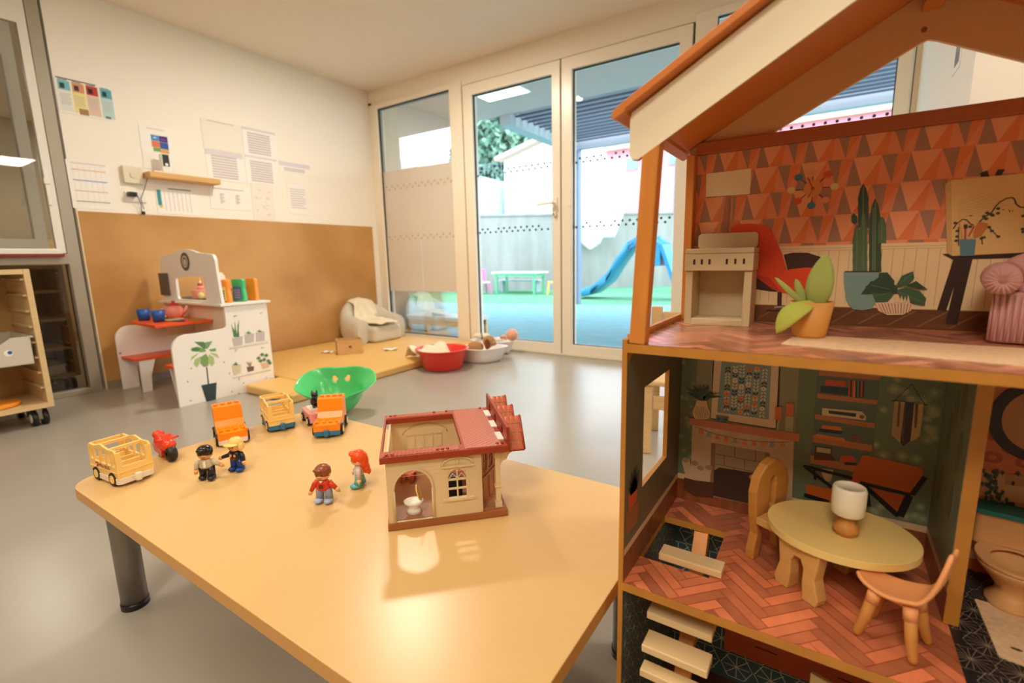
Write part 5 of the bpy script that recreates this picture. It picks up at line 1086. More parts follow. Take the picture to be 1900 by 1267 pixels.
# chimney breast, fireplace
b = MB(); M_marble = mat('marble_print', S(226, 194, 158), .5, n=.16, nscale=22)
pp_(b, 'C', [(578, 100), (1282, 140), (1236, 1000), (540, 960)], M_pale, 3)
pp_(b, 'C', [(540, 615), (1240, 735), (1228, 1180), (528, 1010)], M_marble, 4)
pp_(b, 'C', [(670, 748), (1076, 820), (1058, 1200), (660, 1120)], K('fire_reveal', 150, 112, 84), 5)
pp_(b, 'C', [(700, 755), (1042, 815), (1042, 1100), (694, 1080)], K('brick', 176, 152, 120), 6)
for p, q in (((835, 778), (833, 845)), ((978, 800), (977, 874)), ((762, 838), (762, 905)), ((902, 862), (900, 930)), ((828, 920), (826, 940)), ((700, 825), (1042, 888)), ((697, 893), (1040, 965))): ln(b, 'C', p, q, .0008, K('mortar', 90, 66, 46), 7)
pp_(b, 'C', [(690, 940), (728, 918), (1000, 962), (1012, 1186), (686, 1112)], K('hearth', 64, 42, 30), 8)
part(b, 'printed_fireplace', wm, recalc=False)
b = MB(); pp_(b, 'C', [(522, 576), (1284, 686), (1276, 740), (1180, 728), (520, 622)], K('mantel', 208, 128, 92), 9); part(b, 'printed_mantelpiece', wm, recalc=False)
b = MB()
for q in ((955, 985), (972, 1046), (962, 1103), (1000, 1066)): dsc(b, 'C', q, .0046, K('log', 190, 130, 84), 10); dsc(b, 'C', q, .003, K('log_in', 214, 160, 110), 11)
part(b, 'printed_logs', wm, recalc=False)
b = MB()
for P_ in ([(468, 870), (520, 855), (545, 995), (500, 1000)], [(535, 890), (580, 885), (590, 1010), (545, 1010)], [(585, 915), (612, 918), (604, 1012), (580, 1012)], [(630, 920), (680, 912), (655, 1015), (604, 1012)]): pp_(b, 'C', P_, K('paper_roll', 214, 184, 146), 10)
for q in ((494, 866), (558, 888), (598, 920), (655, 918)): dsc(b, 'C', q, .0045, K('roll_hole', 176, 146, 112), 11, sx=1.2)
pp_(b, 'C', [(485, 985), (560, 1005), (688, 1020), (686, 1124), (560, 1112), (484, 1064)], K('basket', 84, 50, 32), 12); part(b, 'printed_basket', wm, recalc=False)
b = MB(); gp = [(560, 640), (600, 650), (655, 672), (715, 690), (775, 704), (835, 716), (898, 726), (965, 735), (1025, 740), (1090, 742), (1160, 742), (1222, 740)]
for p, q in zip(gp, gp[1:]): ln(b, 'C', p, q, .0006, K('string', 110, 70, 50), 10)
for i, q in enumerate(gp[1:-1]):
    c = (K('tassel_orange', 232, 128, 56), K('tassel_teal', 150, 168, 160), K('tassel_orange', 232, 128, 56), K('tassel_amber', 236, 150, 70))[(0, 1, 2, 0, 1, 2, 0, 3, 1, 0)[i]]
    pp_(b, 'C', [(q[0]-6, q[1]), (q[0]+6, q[1]+1), (q[0]+17, q[1]+34), (q[0]-17, q[1]+31)], c, 11)
part(b, 'printed_garland', wm, recalc=False)
# framed leaf picture
b = MB(); pp_(b, 'C', [(684, 120), (1152, 160), (1134, 660), (668, 585)], K('frame_shadow', 70, 38, 22), 5); pp_(b, 'C', [(696, 120), (1141, 160), (1116, 650), (668, 578)], K('mount', 232, 206, 168), 6); pp_(b, 'C', [(744, 180), (1086, 220), (1068, 588), (712, 538)], K('art_teal', 138, 160, 152), 7)
cn, cc, co, cg = K('leaf_navy', 44, 48, 56), K('leaf_cream', 226, 210, 178), K('bloom_orange', 232, 122, 62), K('bloom_amber', 238, 166, 78)
vines = [((712, 5), (690, 545)), ((812, 15), (786, 565)), ((900, 5), (872, 590)), ((992, 35), (954, 600)), ((1095, 25), (1052, 615)), ((1196, 30), (1152, 630))]
for vi, (t0, t1) in enumerate(vines):
    for k in range(15):
        f = k/14; x, y = t0[0]+(t1[0]-t0[0])*f, t0[1]+(t1[1]-t0[1])*f
        if (k*5+vi*3) % 11 in (1,) or (vi, k) in ((0, 12), (1, 1), (2, 6), (3, 12), (4, 9), (5, 12), (2, 14), (5, 6), (3, 0)):
            dsc(b, 'H', (x, y), .0036, (co, cg, cc)[(vi+k) % 3], 9, 12); dsc(b, 'H', (x, y), .0008, cn, 10, 8); continue
        m = cn if ((k//2+vi*2) % 3 == 0) else cc; up = 1 if vi in (1, 2, 4) else -1
        for s in (-1, 1): pp_(b, 'H', [(x, y), (x+s*14, y-up*22), (x+s*36, y-up*34), (x+s*34, y-up*12), (x+s*16, y+up*2)], m, 8)
    ln(b, 'H', t0, t1, .0004, K('stem', 180, 140, 90), 8)
part(b, 'printed_picture', wm, recalc=False)
b = MB(); pp_(b, 'C', [(572, 455), (642, 455), (650, 500), (664, 540), (660, 568), (640, 586), (562, 583), (546, 558), (546, 520), (562, 492)], K('vase', 230, 190, 146), 13)
for i in range(9):
    for j in range(7):
        if abs(j-3) < 4-abs(i-4)*.35: dsc(b, 'C', (562+j*13+i*1.5, 500+i*9), .0007, K('vase_dot', 120, 88, 60), 14, 6)
gl, gd = K('agave', 62, 84, 66), K('agave_dark', 40, 60, 50)
for i, a in enumerate(((165, 270), (175, 335), (250, 225), (300, 255), (330, 213), (365, 208), (400, 213), (455, 225), (480, 232), (560, 300), (640, 322), (660, 386))):
    pp_(b, 'H', [(a[0], a[1]), (400-(30 if a[0] < 400 else -40), 360), (400, 440), (340, 420)], (gl, gd)[i % 2], 15)
pp_(b, 'H', [(240, 300), (520, 330), (490, 400), (440, 440), (360, 440), (270, 395)], gd, 14); pp_(b, 'H', [(345, 340), (375, 320), (400, 360), (385, 425), (355, 425)], gl, 16)
part(b, 'printed_vase', wm, recalc=False)
b = MB(); pp_(b, 'C', [(706, 556), (792, 568), (786, 606), (706, 600)], K('blue_radio', 96, 120, 128), 15); dsc(b, 'C', (722, 580), .0024, K('dial', 70, 86, 92), 16); dsc(b, 'C', (772, 588), .0024, K('dial', 70, 86, 92), 16); part(b, 'printed_radio', wm, recalc=False)
b = MB()
for P_, Q_ in (([(1115, 497), (1160, 500), (1155, 590), (1111, 585)], [(1128, 588), (1142, 590), (1136, 662), (1120, 658)]), ([(1192, 472), (1242, 476), (1236, 567), (1187, 560)], [(1186, 562), (1240, 567), (1238, 672), (1180, 664)])):
    pp_(b, 'C', Q_, K('candle_glass', 176, 168, 136), 13); pp_(b, 'C', P_, K('candle_orange', 216, 112, 60), 14)
part(b, 'printed_candles', wm, recalc=False)
# shelves, books, record player
b = MB(); pp_(b, 'D', [(155, 120), (612, 160), (535, 1000), (85, 930)], K('niche', 96, 112, 100), 3)
sh = K('shelf_board', 196, 122, 76)
for P_ in ([(155, 185), (610, 222), (605, 258), (155, 222)], [(145, 352), (588, 405), (582, 437), (142, 388)], [(130, 505), (568, 575), (563, 610), (128, 542)], [(112, 655), (548, 735), (545, 782), (110, 710)], [(95, 808), (440, 885), (430, 934), (92, 865)]): pp_(b, 'D', P_, sh, 5)
part(b, 'printed_shelves', wm, recalc=False)
b = MB(); rb, nb, tb2, ob_ = K('book_red', 212, 84, 40), K('book_navy', 50, 60, 66), K('book_teal', 92, 130, 134), K('book_orange', 232, 130, 50)
pp_(b, 'D', [(205, 250), (355, 262), (352, 305), (203, 295)], rb, 6); pp_(b, 'D', [(170, 298), (372, 316), (368, 368), (168, 345)], nb, 6)
for i, m in enumerate((rb, nb, rb, ob_, nb, tb2, nb, rb, nb)): pp_(b, 'D', [(374+i*13, 258+i), (385+i*13, 259+i), (383+i*13, 382), (370+i*13, 380)], m, 6)
pp_(b, 'D', [(180, 585), (316, 598), (325, 628), (175, 610)], ob_, 6); pp_(b, 'D', [(160, 612), (328, 630), (325, 655), (158, 636)], nb, 6); pp_(b, 'D', [(150, 637), (325, 655), (322, 672), (148, 652)], tb2, 6); pp_(b, 'D', [(135, 650), (345, 683), (342, 708), (133, 675)], ob_, 6)
part(b, 'printed_books', wm, recalc=False)
b = MB(); pp_(b, 'D', [(180, 460), (470, 486), (502, 520), (498, 552), (178, 514)], K('player', 226, 204, 160), 6); pp_(b, 'D', [(228, 478), (430, 500), (425, 526), (228, 500)], nb, 7); ln(b, 'D', (285, 455), (460, 475), .001, tb2, 7); dsc(b, 'D', (472, 525), .0028, K('dial_brown', 130, 100, 70), 7)
pp_(b, 'D', [(385, 668), (425, 658), (473, 680), (468, 722), (382, 708)], K('copper_pot', 130, 92, 76), 6)
pp_(b, 'D', [(130, 736), (255, 752), (250, 806), (122, 790)], K('case_brown', 96, 52, 36), 6); pp_(b, 'D', [(140, 746), (244, 760), (240, 796), (138, 782)], K('case_in', 190, 180, 140), 7); pp_(b, 'D', [(122, 800), (255, 808), (285, 850), (120, 838)], K('case_brown', 96, 52, 36), 6)
pp_(b, 'D', [(312, 815), (350, 806), (410, 815), (432, 862), (310, 852)], rb, 6); ln(b, 'D', (345, 866), (430, 872), .004, nb, 7)
pp_(b, 'D', [(175, 905), (262, 915), (255, 960), (235, 1003), (205, 995), (180, 950)], K('bottle', 214, 186, 140), 6)
part(b, 'printed_shelf_items', wm, recalc=False)
b = MB(); ln(b, 'D', (835, 285), (705, 412), .0009, nb, 5); ln(b, 'D', (835, 285), (932, 432), .0009, nb, 5); ln(b, 'D', (692, 406), (955, 440), .0013, nb, 5)
pp_(b, 'D', [(712, 410), (924, 432), (912, 560), (895, 668), (775, 740), (690, 655)], K('weave_cream', 206, 170, 122), 6); pp_(b, 'D', [(787, 415), (855, 425), (838, 600), (825, 705), (775, 740), (752, 715)], K('weave_dark', 62, 50, 50), 7)
for P_ in ([(740, 418), (757, 420), (745, 595), (727, 600)], [(862, 428), (886, 430), (872, 610), (856, 605)]): pp_(b, 'D', P_, K('weave_brown', 100, 80, 64), 7)
for i in range(9): ln(b, 'D', (718+i*9, 430), (700+i*9, 660+i*6), .0003, K('weave_line', 160, 124, 84), 8)
part(b, 'printed_wall_hanging', wm, recalc=False)
b = MB(); blk, och = K('chair_frame', 26, 22, 20), K('leather_orange', 208, 104, 34)
pp_(b, 'D', [(60, 1018), (290, 1062), (300, 1180), (66, 1085)], och, 6)
pp_(b, 'D', [(478, 806), (510, 808), (905, 895), (926, 925), (912, 975), (832, 1086), (400, 1000), (384, 985)], och, 7); pp_(b, 'D', [(530, 1040), (808, 1112), (752, 1218), (690, 1212)], K('leather_shade', 186, 84, 26), 6)
for p, q, w in (((42, 882), (400, 975), .0042), ((50, 885), (250, 1040), .0046), ((120, 900), (130, 985), .003), ((458, 1005), (830, 1096), .0045), ((838, 1096), (932, 965), .0056), ((820, 1100), (750, 1250), .0085), ((480, 1020), (740, 1250), .006), ((48, 1095), (230, 1150), .006), ((500, 1030), (520, 1180), .006)): ln(b, 'D', p, q, w, blk, 9)
part(b, 'printed_armchair', wm, recalc=False)
# divider face with printed leaf ovals
b = MB(); b.box((.1306, .6382, .366), (.1309, HYB, Z3-.0107), mat('divider_paper', S(124, 138, 118), .45)); b.box((.1306, .6382, .357), (.1309, HYB, .366), M_bsb); b.box((.1306, .6382, Z2), (.1309, HYB, .357), M_pf)
for q in ((1775, 760), (1790, 740), (1762, 800), (1780, 840), (1745, 900), (1765, 930)):
    P = onX(q[0], q[1], .1306)
    if P.y < .77 and P.y > .64: b.prism([(P.y+.010*cos(2*pi*i/14), P.z+.024*sin(2*pi*i/14)) for i in range(14)], 'x', .1300+.00005*(q[0] % 7), .1305, K('leaf_oval', 108, 120, 100))
part(b, 'wallpaper_print', dv)
# bathroom back wall
b = MB(); pp_(b, '', [(.1437, Z2), (HX1-.006, Z2), (HX1-.006, Z3-.0107), (.1437, Z3-.0107)], mat('orange_bath_paper', S(206, 118, 52), .5), 1, True)
for q in ((225, 222), (215, 340), (308, 418), (193, 468), (390, 500), (300, 250)): 
    P = cv('J', q); 
    for s in (1.0,): pp_(b, '', [(P[0]+.0095*cos(2*pi*i/16), P[1]+.0075*sin(2*pi*i/16)) for i in range(16)], K('ring', 178, 84, 40), 2, True); pp_(b, '', [(P[0]+.004*cos(2*pi*i/10), P[1]+.003*sin(2*pi*i/10)) for i in range(10)], K('ring_in', 206, 118, 52), 3, True)
wb_ = part(b, 'bathroom_wallpaper_print', bp, recalc=False)
b = MB(); mc_ = (.218, .523); pp_(b, '', [(mc_[0]+.047*cos(2*pi*i/36), mc_[1]+.050*sin(2*pi*i/36)) for i in range(36)], K('mirror_rim', 44, 30, 26), 4, True); pp_(b, '', [(mc_[0]+.035*cos(2*pi*i/36), mc_[1]+.038*sin(2*pi*i/36)) for i in range(36)], K('mirror_face', 196, 140, 88), 5, True); part(b, 'printed_mirror', wb_, recalc=False)
b = MB(); pp_(b, 'J', [(115, 545), (500, 600), (500, 1100), (40, 1060)], K('cabinet', 206, 160, 116), 3)
for P_ in ([(268, 560), (500, 600), (500, 660), (268, 625)], [(118, 690), (480, 760), (480, 800), (110, 730)], [(125, 790), (480, 850), (480, 940), (115, 880)]): pp_(b, 'J', P_, K('drawer', 184, 132, 92), 4)
for q in ((305, 743), (290, 857)): dsc(b, 'J', q, .0032, K('knob', 70, 46, 34), 5)
r4 = random.Random(9)
for i in range(60): x, y = r4.gauss(195, 45), r4.uniform(520, 745); pp_(b, 'J', [(x, y), (x+16, y+10), (x+6, y+34), (x-10, y+18)], (gl, gd)[i % 2], 6)
part(b, 'printed_cabinet', wb_, recalc=False)

# ---- top storey: posts, wallpaper, wainscot, prints, roof
b = MB(); T0, T1 = Vector((-.1755, .5285, Z3)), Vector((-.165, .5285, .835)); b.bar(T0, T1, .018, .017, M_post, up=(0, 1, 0)); part(b, 'post', bevel=.0015)
b = MB(); b.bar((.3265, .5285, Z3), (.316, .5285, .835), .018, .017, M_post, up=(0, 1, 0)); part(b, 'post', bevel=.0015)
b = MB(); b.box((-.187, .757, Z3), (-.1755, HYB-.0005, .862), M_post); part(b, 'post', bevel=.001)
b = MB(); b.box((HX1-.020, .757, Z3), (HX1-.008, HYB-.0005, .862), M_post); part(b, 'post', bevel=.001)
b = MB(); b.box((HX0+.0005, .535, .6272), (HX0+.006, .757, .631), M_post); part(b, 'side_rail')
b = MB(); b.box((-.175, .764, .863), (HX1-.02, HYB+.002, .8795), M_beam); part(b, 'cross_beam', bevel=.001)
wx0, wx1, wz0, wz1 = -.1752, HX1-.021, .729, .8625
Pb = mat('paper_salmon', S(232, 142, 96), .55); Pl = mat('paper_salmon_light', S(238, 158, 112), .55); Po = mat('paper_orange', S(228, 124, 68), .55); Pt_ = mat('paper_taupe', S(166, 120, 96), .55)
b = MB(); b.add([(wx0, HYB-.0002, wz0), (wx1, HYB-.0002, wz0), (wx1, HYB-.0002, wz1), (wx0, HYB-.0002, wz1)], [(0, 1, 2, 3)], Pb)
RH = .0345; PW = .0565
for r_ in range(5):
    zt = wz1+.008-r_*RH; zb_ = zt-RH*.985; off = -.0075*r_
    for c_ in range(-2, 11):
        x = wx0+c_*PW+off
        for P_, m in (([(0, 1), (.27, 1), (.21, 0)], Pt_), ([(.27, 1), (.49, 1), (.21, 0)], Po), ([(.49, 1), (.40, 0), (.68, 0)], Pt_), ([(.49, 1), (1.0, 1), (.68, 0)], Pl), ([(1.0, 1), (.68, 0), (.95, 0)], Po)):
            Q = clip([(x+p[0]*PW, zb_+(zt-zb_)*p[1]) for p in P_], wx0, wz0, wx1, wz1)
            if Q: pp_(b, '', Q, m, 2, True)
wt = part(b, 'triangle_wallpaper_print', bp, recalc=False)
M_wn = mat('wainscot_cream', S(234, 206, 158), .5); b = MB(); pp_(b, '', [(wx0, .6475), (wx1, .6475), (wx1, wz0), (wx0, wz0)], M_wn, 2, True)
for i in range(44): x = wx0+.004+i*.0112; pp_(b, '', [(x, .652), (x+.0008, .652), (x+.0008, .722), (x, .722)], K('groove', 206, 170, 122), 3, True)
for z in (.6475, .7245, .7215): pp_(b, '', [(wx0, z), (wx1, z), (wx1, z+.001), (wx0, z+.001)], K('groove2', 212, 180, 134), 3, True)
pp_(b, '', [(wx0, Z3+.0006), (wx1, Z3+.0006), (wx1, .6475), (wx0, .6475)], mat('printed_dark_floor', S(112, 68, 40), .3, n=.3, nscale=20, stretch=(2, 1, 8)), 2, True)
for i in range(16):
    x = wx0+i*.03; pp_(b, '', [(x, .626), (x+.026, .6455), (x+.029, .6455), (x+.003, .626)], K('strip_line', 140, 88, 52), 3, True)
part(b, 'wainscot_print', wt, recalc=False)
b = MB(); pp_(b, 'A', [(195, 338), (425, 310), (418, 440), (193, 456)], K('blank_label', 240, 220, 178), 4); part(b, 'blank_label', wt, recalc=False)
b = MB()
for x0, x1, x2, x3, c in ((282, 300, 262, 245, (206, 132, 92)), (300, 312, 290, 270, (180, 110, 80)), (315, 322, 308, 296, (150, 104, 84)), (322, 330, 330, 318, (206, 132, 92))): pp_(b, 'A', [(x0, 450), (x1, 450), (x2, 668), (x3, 668)], K('streak%d' % x0, *c), 3)
part(b, 'printed_floor_lamp', wt, recalc=False)
# clock
b = MB(); kk = K('clock_wire', 84, 40, 26)
balls = ((507, 5, K('ball_peach', 226, 150, 96)), (618, 15, K('ball_red', 214, 76, 36)), (668, 104, K('ball_cream', 226, 196, 134)), (600, 203, K('ball_peach', 226, 150, 96)), (497, 243, K('ball_blue', 64, 116, 146)), (396, 212, K('ball_red', 214, 76, 36)), (350, 132, K('ball_cream', 226, 196, 134)), (405, 38, K('ball_blue', 64, 116, 146)))
for x, y, m in balls: ln(b, 'G', (508, 120), (x, y), .0010, kk, 4); dsc(b, 'G', (x, y), .0044, m, 5, 16, 1.1)
dsc(b, 'G', (508, 118), .0105, K('clock_face', 222, 138, 66), 6, 28); ln(b, 'G', (508, 120), (470, 38), .0014, K('clock_hand', 176, 50, 26), 7); ln(b, 'G', (508, 120), (472, 188), .0010, K('clock_hand', 176, 50, 26), 7); dsc(b, 'G', (508, 118), .0022, K('clock_hand', 176, 50, 26), 8)
part(b, 'printed_clock', wt, recalc=False)
# orange shell armchair
b = MB(); dkc = K('chair_shell', 62, 30, 22); red = K('chair_red', 228, 72, 22); red2 = K('chair_red_shade', 200, 54, 16)
pp_(b, 'A', [(590, 750), (640, 740), (710, 740), (775, 760), (815, 795), (832, 840), (815, 880), (760, 925), (690, 850), (610, 830)], dkc, 4)
pp_(b, 'A', [(400, 850), (425, 848), (480, 870), (560, 940), (520, 938), (440, 925), (400, 905)], dkc, 4)
pp_(b, 'A', [(315, 640), (325, 612), (350, 596), (420, 592), (490, 596), (520, 616), (545, 665), (580, 740), (608, 828), (560, 860), (520, 870), (420, 845), (330, 800)], red, 5)
pp_(b, 'A', [(520, 870), (560, 855), (620, 825), (700, 816), (790, 820), (830, 845), (826, 880), (780, 920), (700, 945), (620, 952), (570, 940)], red, 6)
pp_(b, 'A', [(430, 848), (520, 868), (575, 942), (530, 925), (470, 880)], red2, 6)
for q in ((440, 650), (480, 690), (450, 730), (500, 760), (470, 800)): dsc(b, 'A', q, .0010, red2, 6, 8)
ln(b, 'A', (570, 940), (568, 1010), .0055, dkc, 5); pp_(b, 'A', [(540, 1014), (590, 1012), (590, 1020), (545, 1022)], K('metal_foot', 170, 150, 130), 6); pp_(b, 'A', [(500, 1030), (640, 1035), (640, 1042), (500, 1040)], dkc, 4)
part(b, 'printed_armchair', wt, recalc=False)
# cactus and monstera
b = MB(); cg1, cg2, cg3 = K('cactus', 76, 104, 72), K('cactus_dark', 50, 76, 58), K('cactus_light', 98, 120, 82)
def blob(c, x0, y0, x1, y1, m, lay, bump_=5):
    n_ = 9; L_ = []; R_ = []
    for i in range(n_+1): f = i/n_; w_ = (min(1, (f*3.2)**.6)) ; y = y0+(y1-y0)*f; wob = (bump_ if i % 2 else 0); L_.append(((x0+x1)/2-((x1-x0)/2)*w_-wob*.4, y)); R_.append(((x0+x1)/2+((x1-x0)/2)*w_+wob*.4, y))
    pp_(b, c, L_+R_[::-1], m, lay)
blob('B', 138, 425, 188, 640, cg2, 4); blob('B', 146, 560, 182, 856, cg1, 6); blob('B', 112, 620, 150, 856, cg1, 5); blob('B', 192, 495, 250, 856, cg2, 4); blob('B', 236, 585, 274, 715, cg1, 5); dsc('', 0, 0, 0, 0) if False else None
pp_(b, 'B', [(104, 580), (118, 570), (132, 585), (134, 615), (120, 626), (106, 612)], cg2, 6)
for x, y0, y1 in ((163, 440, 640), (165, 575, 850), (132, 640, 850), (222, 510, 850), (212, 540, 850), (255, 600, 700)): ln(b, 'B', (x, y0), (x-3, y1), .0013, cg3, 7)
pp_(b, 'B', [(66, 858), (248, 858), (246, 900), (230, 990), (205, 1035), (160, 1043), (110, 1038), (82, 1000), (68, 920)], K('pot_blue', 122, 154, 146), 8); pp_(b, 'B', [(72, 852), (240, 852), (244, 862), (68, 862)], dkc, 7)
part(b, 'printed_cactus', wt, recalc=False)
b = MB(); pp_(b, 'B', [(220, 1005), (410, 1005), (395, 1045), (355, 1065), (280, 1066), (235, 1045)], K('bowl_stripe', 226, 196, 156), 9)
for i in range(11): ln(b, 'B', (236+i*16, 1010), (262+i*12, 1060), .0007, (K('stripe_red', 200, 90, 60), K('stripe_dark', 90, 80, 70))[i % 2], 10)
mg, mg2 = K('monstera', 58, 92, 62), K('monstera_dark', 40, 66, 46)
for P_, m in (([(150, 965), (200, 900), (255, 910), (300, 940), (230, 950), (190, 965)], mg2), ([(240, 860), (280, 858), (315, 900), (310, 935), (270, 925), (235, 890)], mg2), ([(315, 935), (350, 875), (405, 852), (412, 885), (380, 920)], mg), ([(370, 925), (420, 900), (478, 942), (430, 940)], mg2), ([(200, 950), (235, 928), (300, 945), (312, 965), (280, 1000), (225, 1005)], mg), ([(322, 945), (370, 930), (440, 950), (470, 985), (462, 1020), (400, 1010), (350, 985)], mg), ([(170, 930), (240, 880), (330, 925), (330, 960), (220, 960)], mg2)): pp_(b, 'B', P_, m, 11)
for p, q in (((210, 975), (300, 955)), ((330, 950), (455, 1005)), ((320, 930), (405, 860)), ((200, 920), (290, 940))): ln(b, 'B', p, q, .0006, cg3, 12)
for k in range(5): pp_(b, 'B', [(310+k*16, 1005), (318+k*16, 968+4*(k % 2)), (326+k*16, 1005)], K('bowl_stripe', 226, 196, 156), 12)
part(b, 'printed_monstera', wt, recalc=False)
# easel with painting and brush pot
b = MB(); ek = K('easel_dark', 50, 26, 20); cvs = K('canvas', 226, 186, 120)
for p, q, w_ in (((628, 790), (545, 1045), .0085), ((668, 790), (592, 1112), .0105)): ln(b, 'B', p, q, w_, ek, 5)
pp_(b, 'B', [(735, 372), (770, 360), (778, 390), (738, 392)], ek, 5); pp_(b, 'B', [(820, 355), (856, 354), (838, 384), (806, 386)], ek, 5)
pp_(b, 'B', [(548, 768), (962, 756), (962, 786), (600, 796)], ek, 5); pp_(b, 'B', [(935, 780), (962, 780), (962, 815), (940, 815)], ek, 6)
pp_(b, 'B', [(562, 428), (592, 408), (1300, 340), (1300, 745), (597, 778), (572, 765)], cvs, 7); pp_(b, 'B', [(562, 428), (592, 408), (597, 778), (572, 765)], K('canvas_side', 206, 164, 100), 8)
inkm = K('ink', 70, 34, 26); mt = [(215, 720), (260, 660), (320, 615), (365, 625), (400, 665), (440, 680)]
for p, q in zip(mt, mt[1:]): ln(b, 'I', p, q, .0011, inkm, 9)
mt = [(500, 640), (560, 590), (630, 540), (670, 480), (710, 435), (790, 392), (850, 385), (875, 410), (885, 450), (930, 488), (1000, 490), (1100, 470)]
for p, q in zip(mt, mt[1:]): ln(b, 'I', p, q, .0013, inkm, 9)
for q in ((240, 655), (400, 695), (545, 585), (580, 548), (570, 612), (625, 565), (640, 575), (697, 503), (695, 552), (965, 580), (600, 700), (630, 740), (698, 800), (262, 740), (260, 800), (250, 845), (520, 820), (545, 810), (960, 720), (965, 750)): dsc(b, 'I', q, .0016, K('ink_leaf', 66, 64, 48), 9, 7, 1.2)
for p, q in (((585, 690), (695, 800)), ((275, 700), (275, 900)), ((520, 800), (530, 885)), ((390, 582), (425, 576)), ((740, 512), (760, 516)), ((815, 515), (820, 540)), ((840, 528), (862, 524))): ln(b, 'I', p, q, .0009, inkm, 9)
for i in range(7): ln(b, 'I', (260, 440+i*28), (560+i*40, 330+i*22), .0006, K('grain', 206, 166, 104), 8)
esl = part(b, 'printed_easel', wt, recalc=False)
b = MB(); pp_(b, 'B', [(632, 696), (712, 696), (704, 776), (636, 779)], K('brush_pot', 84, 128, 140), 12); pp_(b, 'I', [(455, 690), (490, 640), (590, 660), (580, 710), (520, 790), (440, 815), (430, 760)], K('bristle', 196, 116, 52), 11)
for p, q, m in (((350, 690), (345, 830), K('brush_red', 186, 60, 40)), ((300, 700), (315, 830), K('brush_amber', 210, 150, 70)), ((380, 800), (440, 690), K('brush_red', 186, 60, 40)), ((280, 660), (305, 780), K('brush_amber', 210, 150, 70))): ln(b, 'I', p, q, .0016, m, 11)
pp_(b, 'I', [(330, 672), (372, 670), (368, 715), (335, 720)], inkm, 12); part(b, 'printed_brush_pot', esl, recalc=False)
# roof
ZE = .8703; SL = .55; XC = .075; AP = ZE+SL*(XC+.188)
b = MB(); b.prism([(-.185, .8625), (XC*2+.185, .8625), (XC*2+.188, ZE+.001), (XC, AP), (-.188, ZE+.001)], 'y', HYB, HYB+.006, M_gab, [[(-.080, .8796), (.230, .8796), (.083, .9560), (.075, .9590), (.067, .9560)]])
part(b, 'gable_board', bevel=.0008)
b = MB(); b.cyl((.070, HYB-.002, .970), .0028, .002, mat('screw_brass', S(150, 100, 60), .4, metal=.5), 14, 'y'); part(b, 'screw')
for s in (-1, 1):
    fx = lambda x: XC+s*(x-XC)*-1 if s > 0 else x
    P_ = [(-.188, ZE), (XC, AP), (XC, AP+.0085), (-.197, .8745), (-.2035, .8690), (-.2045, .8635), (-.2005, .8612), (-.190, .8665)]
    b = MB(); b.prism([(fx(p[0]), p[1]) for p in P_], 'y', HYF-.012, HYB+.02, M_roofin, side=M_roofin); part(b, 'roof_panel', bevel=.001)
    F_ = [(-.188, .8628), (-.188, .8265), (-.1845, .8205), (-.179, .8200), (XC, .9640), (XC, AP-.0025), (-.1865, ZE-.0022)]
    b = MB(); b.prism([(fx(p[0]), p[1]) for p in F_], 'y', HYF, HYF+.007, M_fas, side=M_mdf); part(b, 'fascia_board', bevel=.0008)
b = MB(); b.box((.066, HYF+.008, AP-.026), (.084, HYB-.0005, AP-.0115), M_roofin); part(b, 'ridge_beam', bevel=.001)
# ---- stairs
for (xl, yb_, yf, zt) in ((-.163, .612, .590, .333), (-.159, .575, .545, .277), (-.159, .555, .527, .243), (-.159, .538, .525-.003, .212), (-.159, .60, .572, .305)):
    b = MB(); b.box((-.162, yf-.003, zt-.010), (-.084, yb_, zt), M_tread); part(b, 'stair_tread', bevel=.0015)
b = MB(); b.bar((-.130, .700, .312), (-.122, .548, .125), .020, .014, M_post, up=(0, 1, 0)); b.bar((-.122, .548, .13), (-.122, .548, Z1), .02, .014, M_post, up=(0, 1, 0)); part(b, 'stair_stringer', bevel=.001)
b = MB()
for (y, z) in ((.605, .323), (.562, .267), (.543, .233)):
    for s in (-1, 1): b.prism([(y-.012, z), (y+.012, z), (y+.010, z-.014)], 'x', -.122+s*.014-.001, -.122+s*.014+.001, M_tread)
part(b, 'stair_bracket')
# ground floor walls: dark teal with pale stars, printed red dresser
M_dt = mat('dark_teal_paper', S(54, 78, 80), .45); M_sl = mat('pale_star_line', S(176, 170, 146), .6)
b = MB(); sidep(b, [(HYF+.001, Z1), (HYB, Z1), (HYB, Z2-.0107), (HYF+.001, Z2-.0107)], M_dt)
def sl_line(p, q):
    P, Q = Vector(p), Vector(q); d = (Q-P).normalized(); n_ = Vector((-d.y, d.x))*.0004; C_ = clip([tuple(P+n_), tuple(Q+n_), tuple(Q-n_), tuple(P-n_)], HYF+.001, Z1, HYB, Z2-.0107)
    if C_: b.add([(X+.0006, p[0], p[1]) for p in C_], [tuple(range(len(C_)))], M_sl)
starfield(sl_line, .53, .78, .06, .32, .034, .028, .018, 12)
sidep(b, cs_('C', (0, 0), (1, 0), (1, 1)), M_dt, 1) if False else None
part(b, 'star_wallpaper_print', lsp, recalc=False)
b = MB(); pp_(b, '', [(HX0+.006, Z1), (.131, Z1), (.131, Z2-.0107), (HX0+.006, Z2-.0107)], M_dt, 1, True)
def bl_line(p, q):
    P, Q = Vector(p), Vector(q); d = (Q-P).normalized(); n_ = Vector((-d.y, d.x))*.0007; C_ = clip([tuple(P+n_), tuple(Q+n_), tuple(Q-n_), tuple(P-n_)], HX0+.006, Z1, .131, Z2-.0107)
    if C_: pp_(b, '', C_, M_sl, 2, True)
starfield(bl_line, -.18, .13, .05, .32, .05, .043, .024, 8)
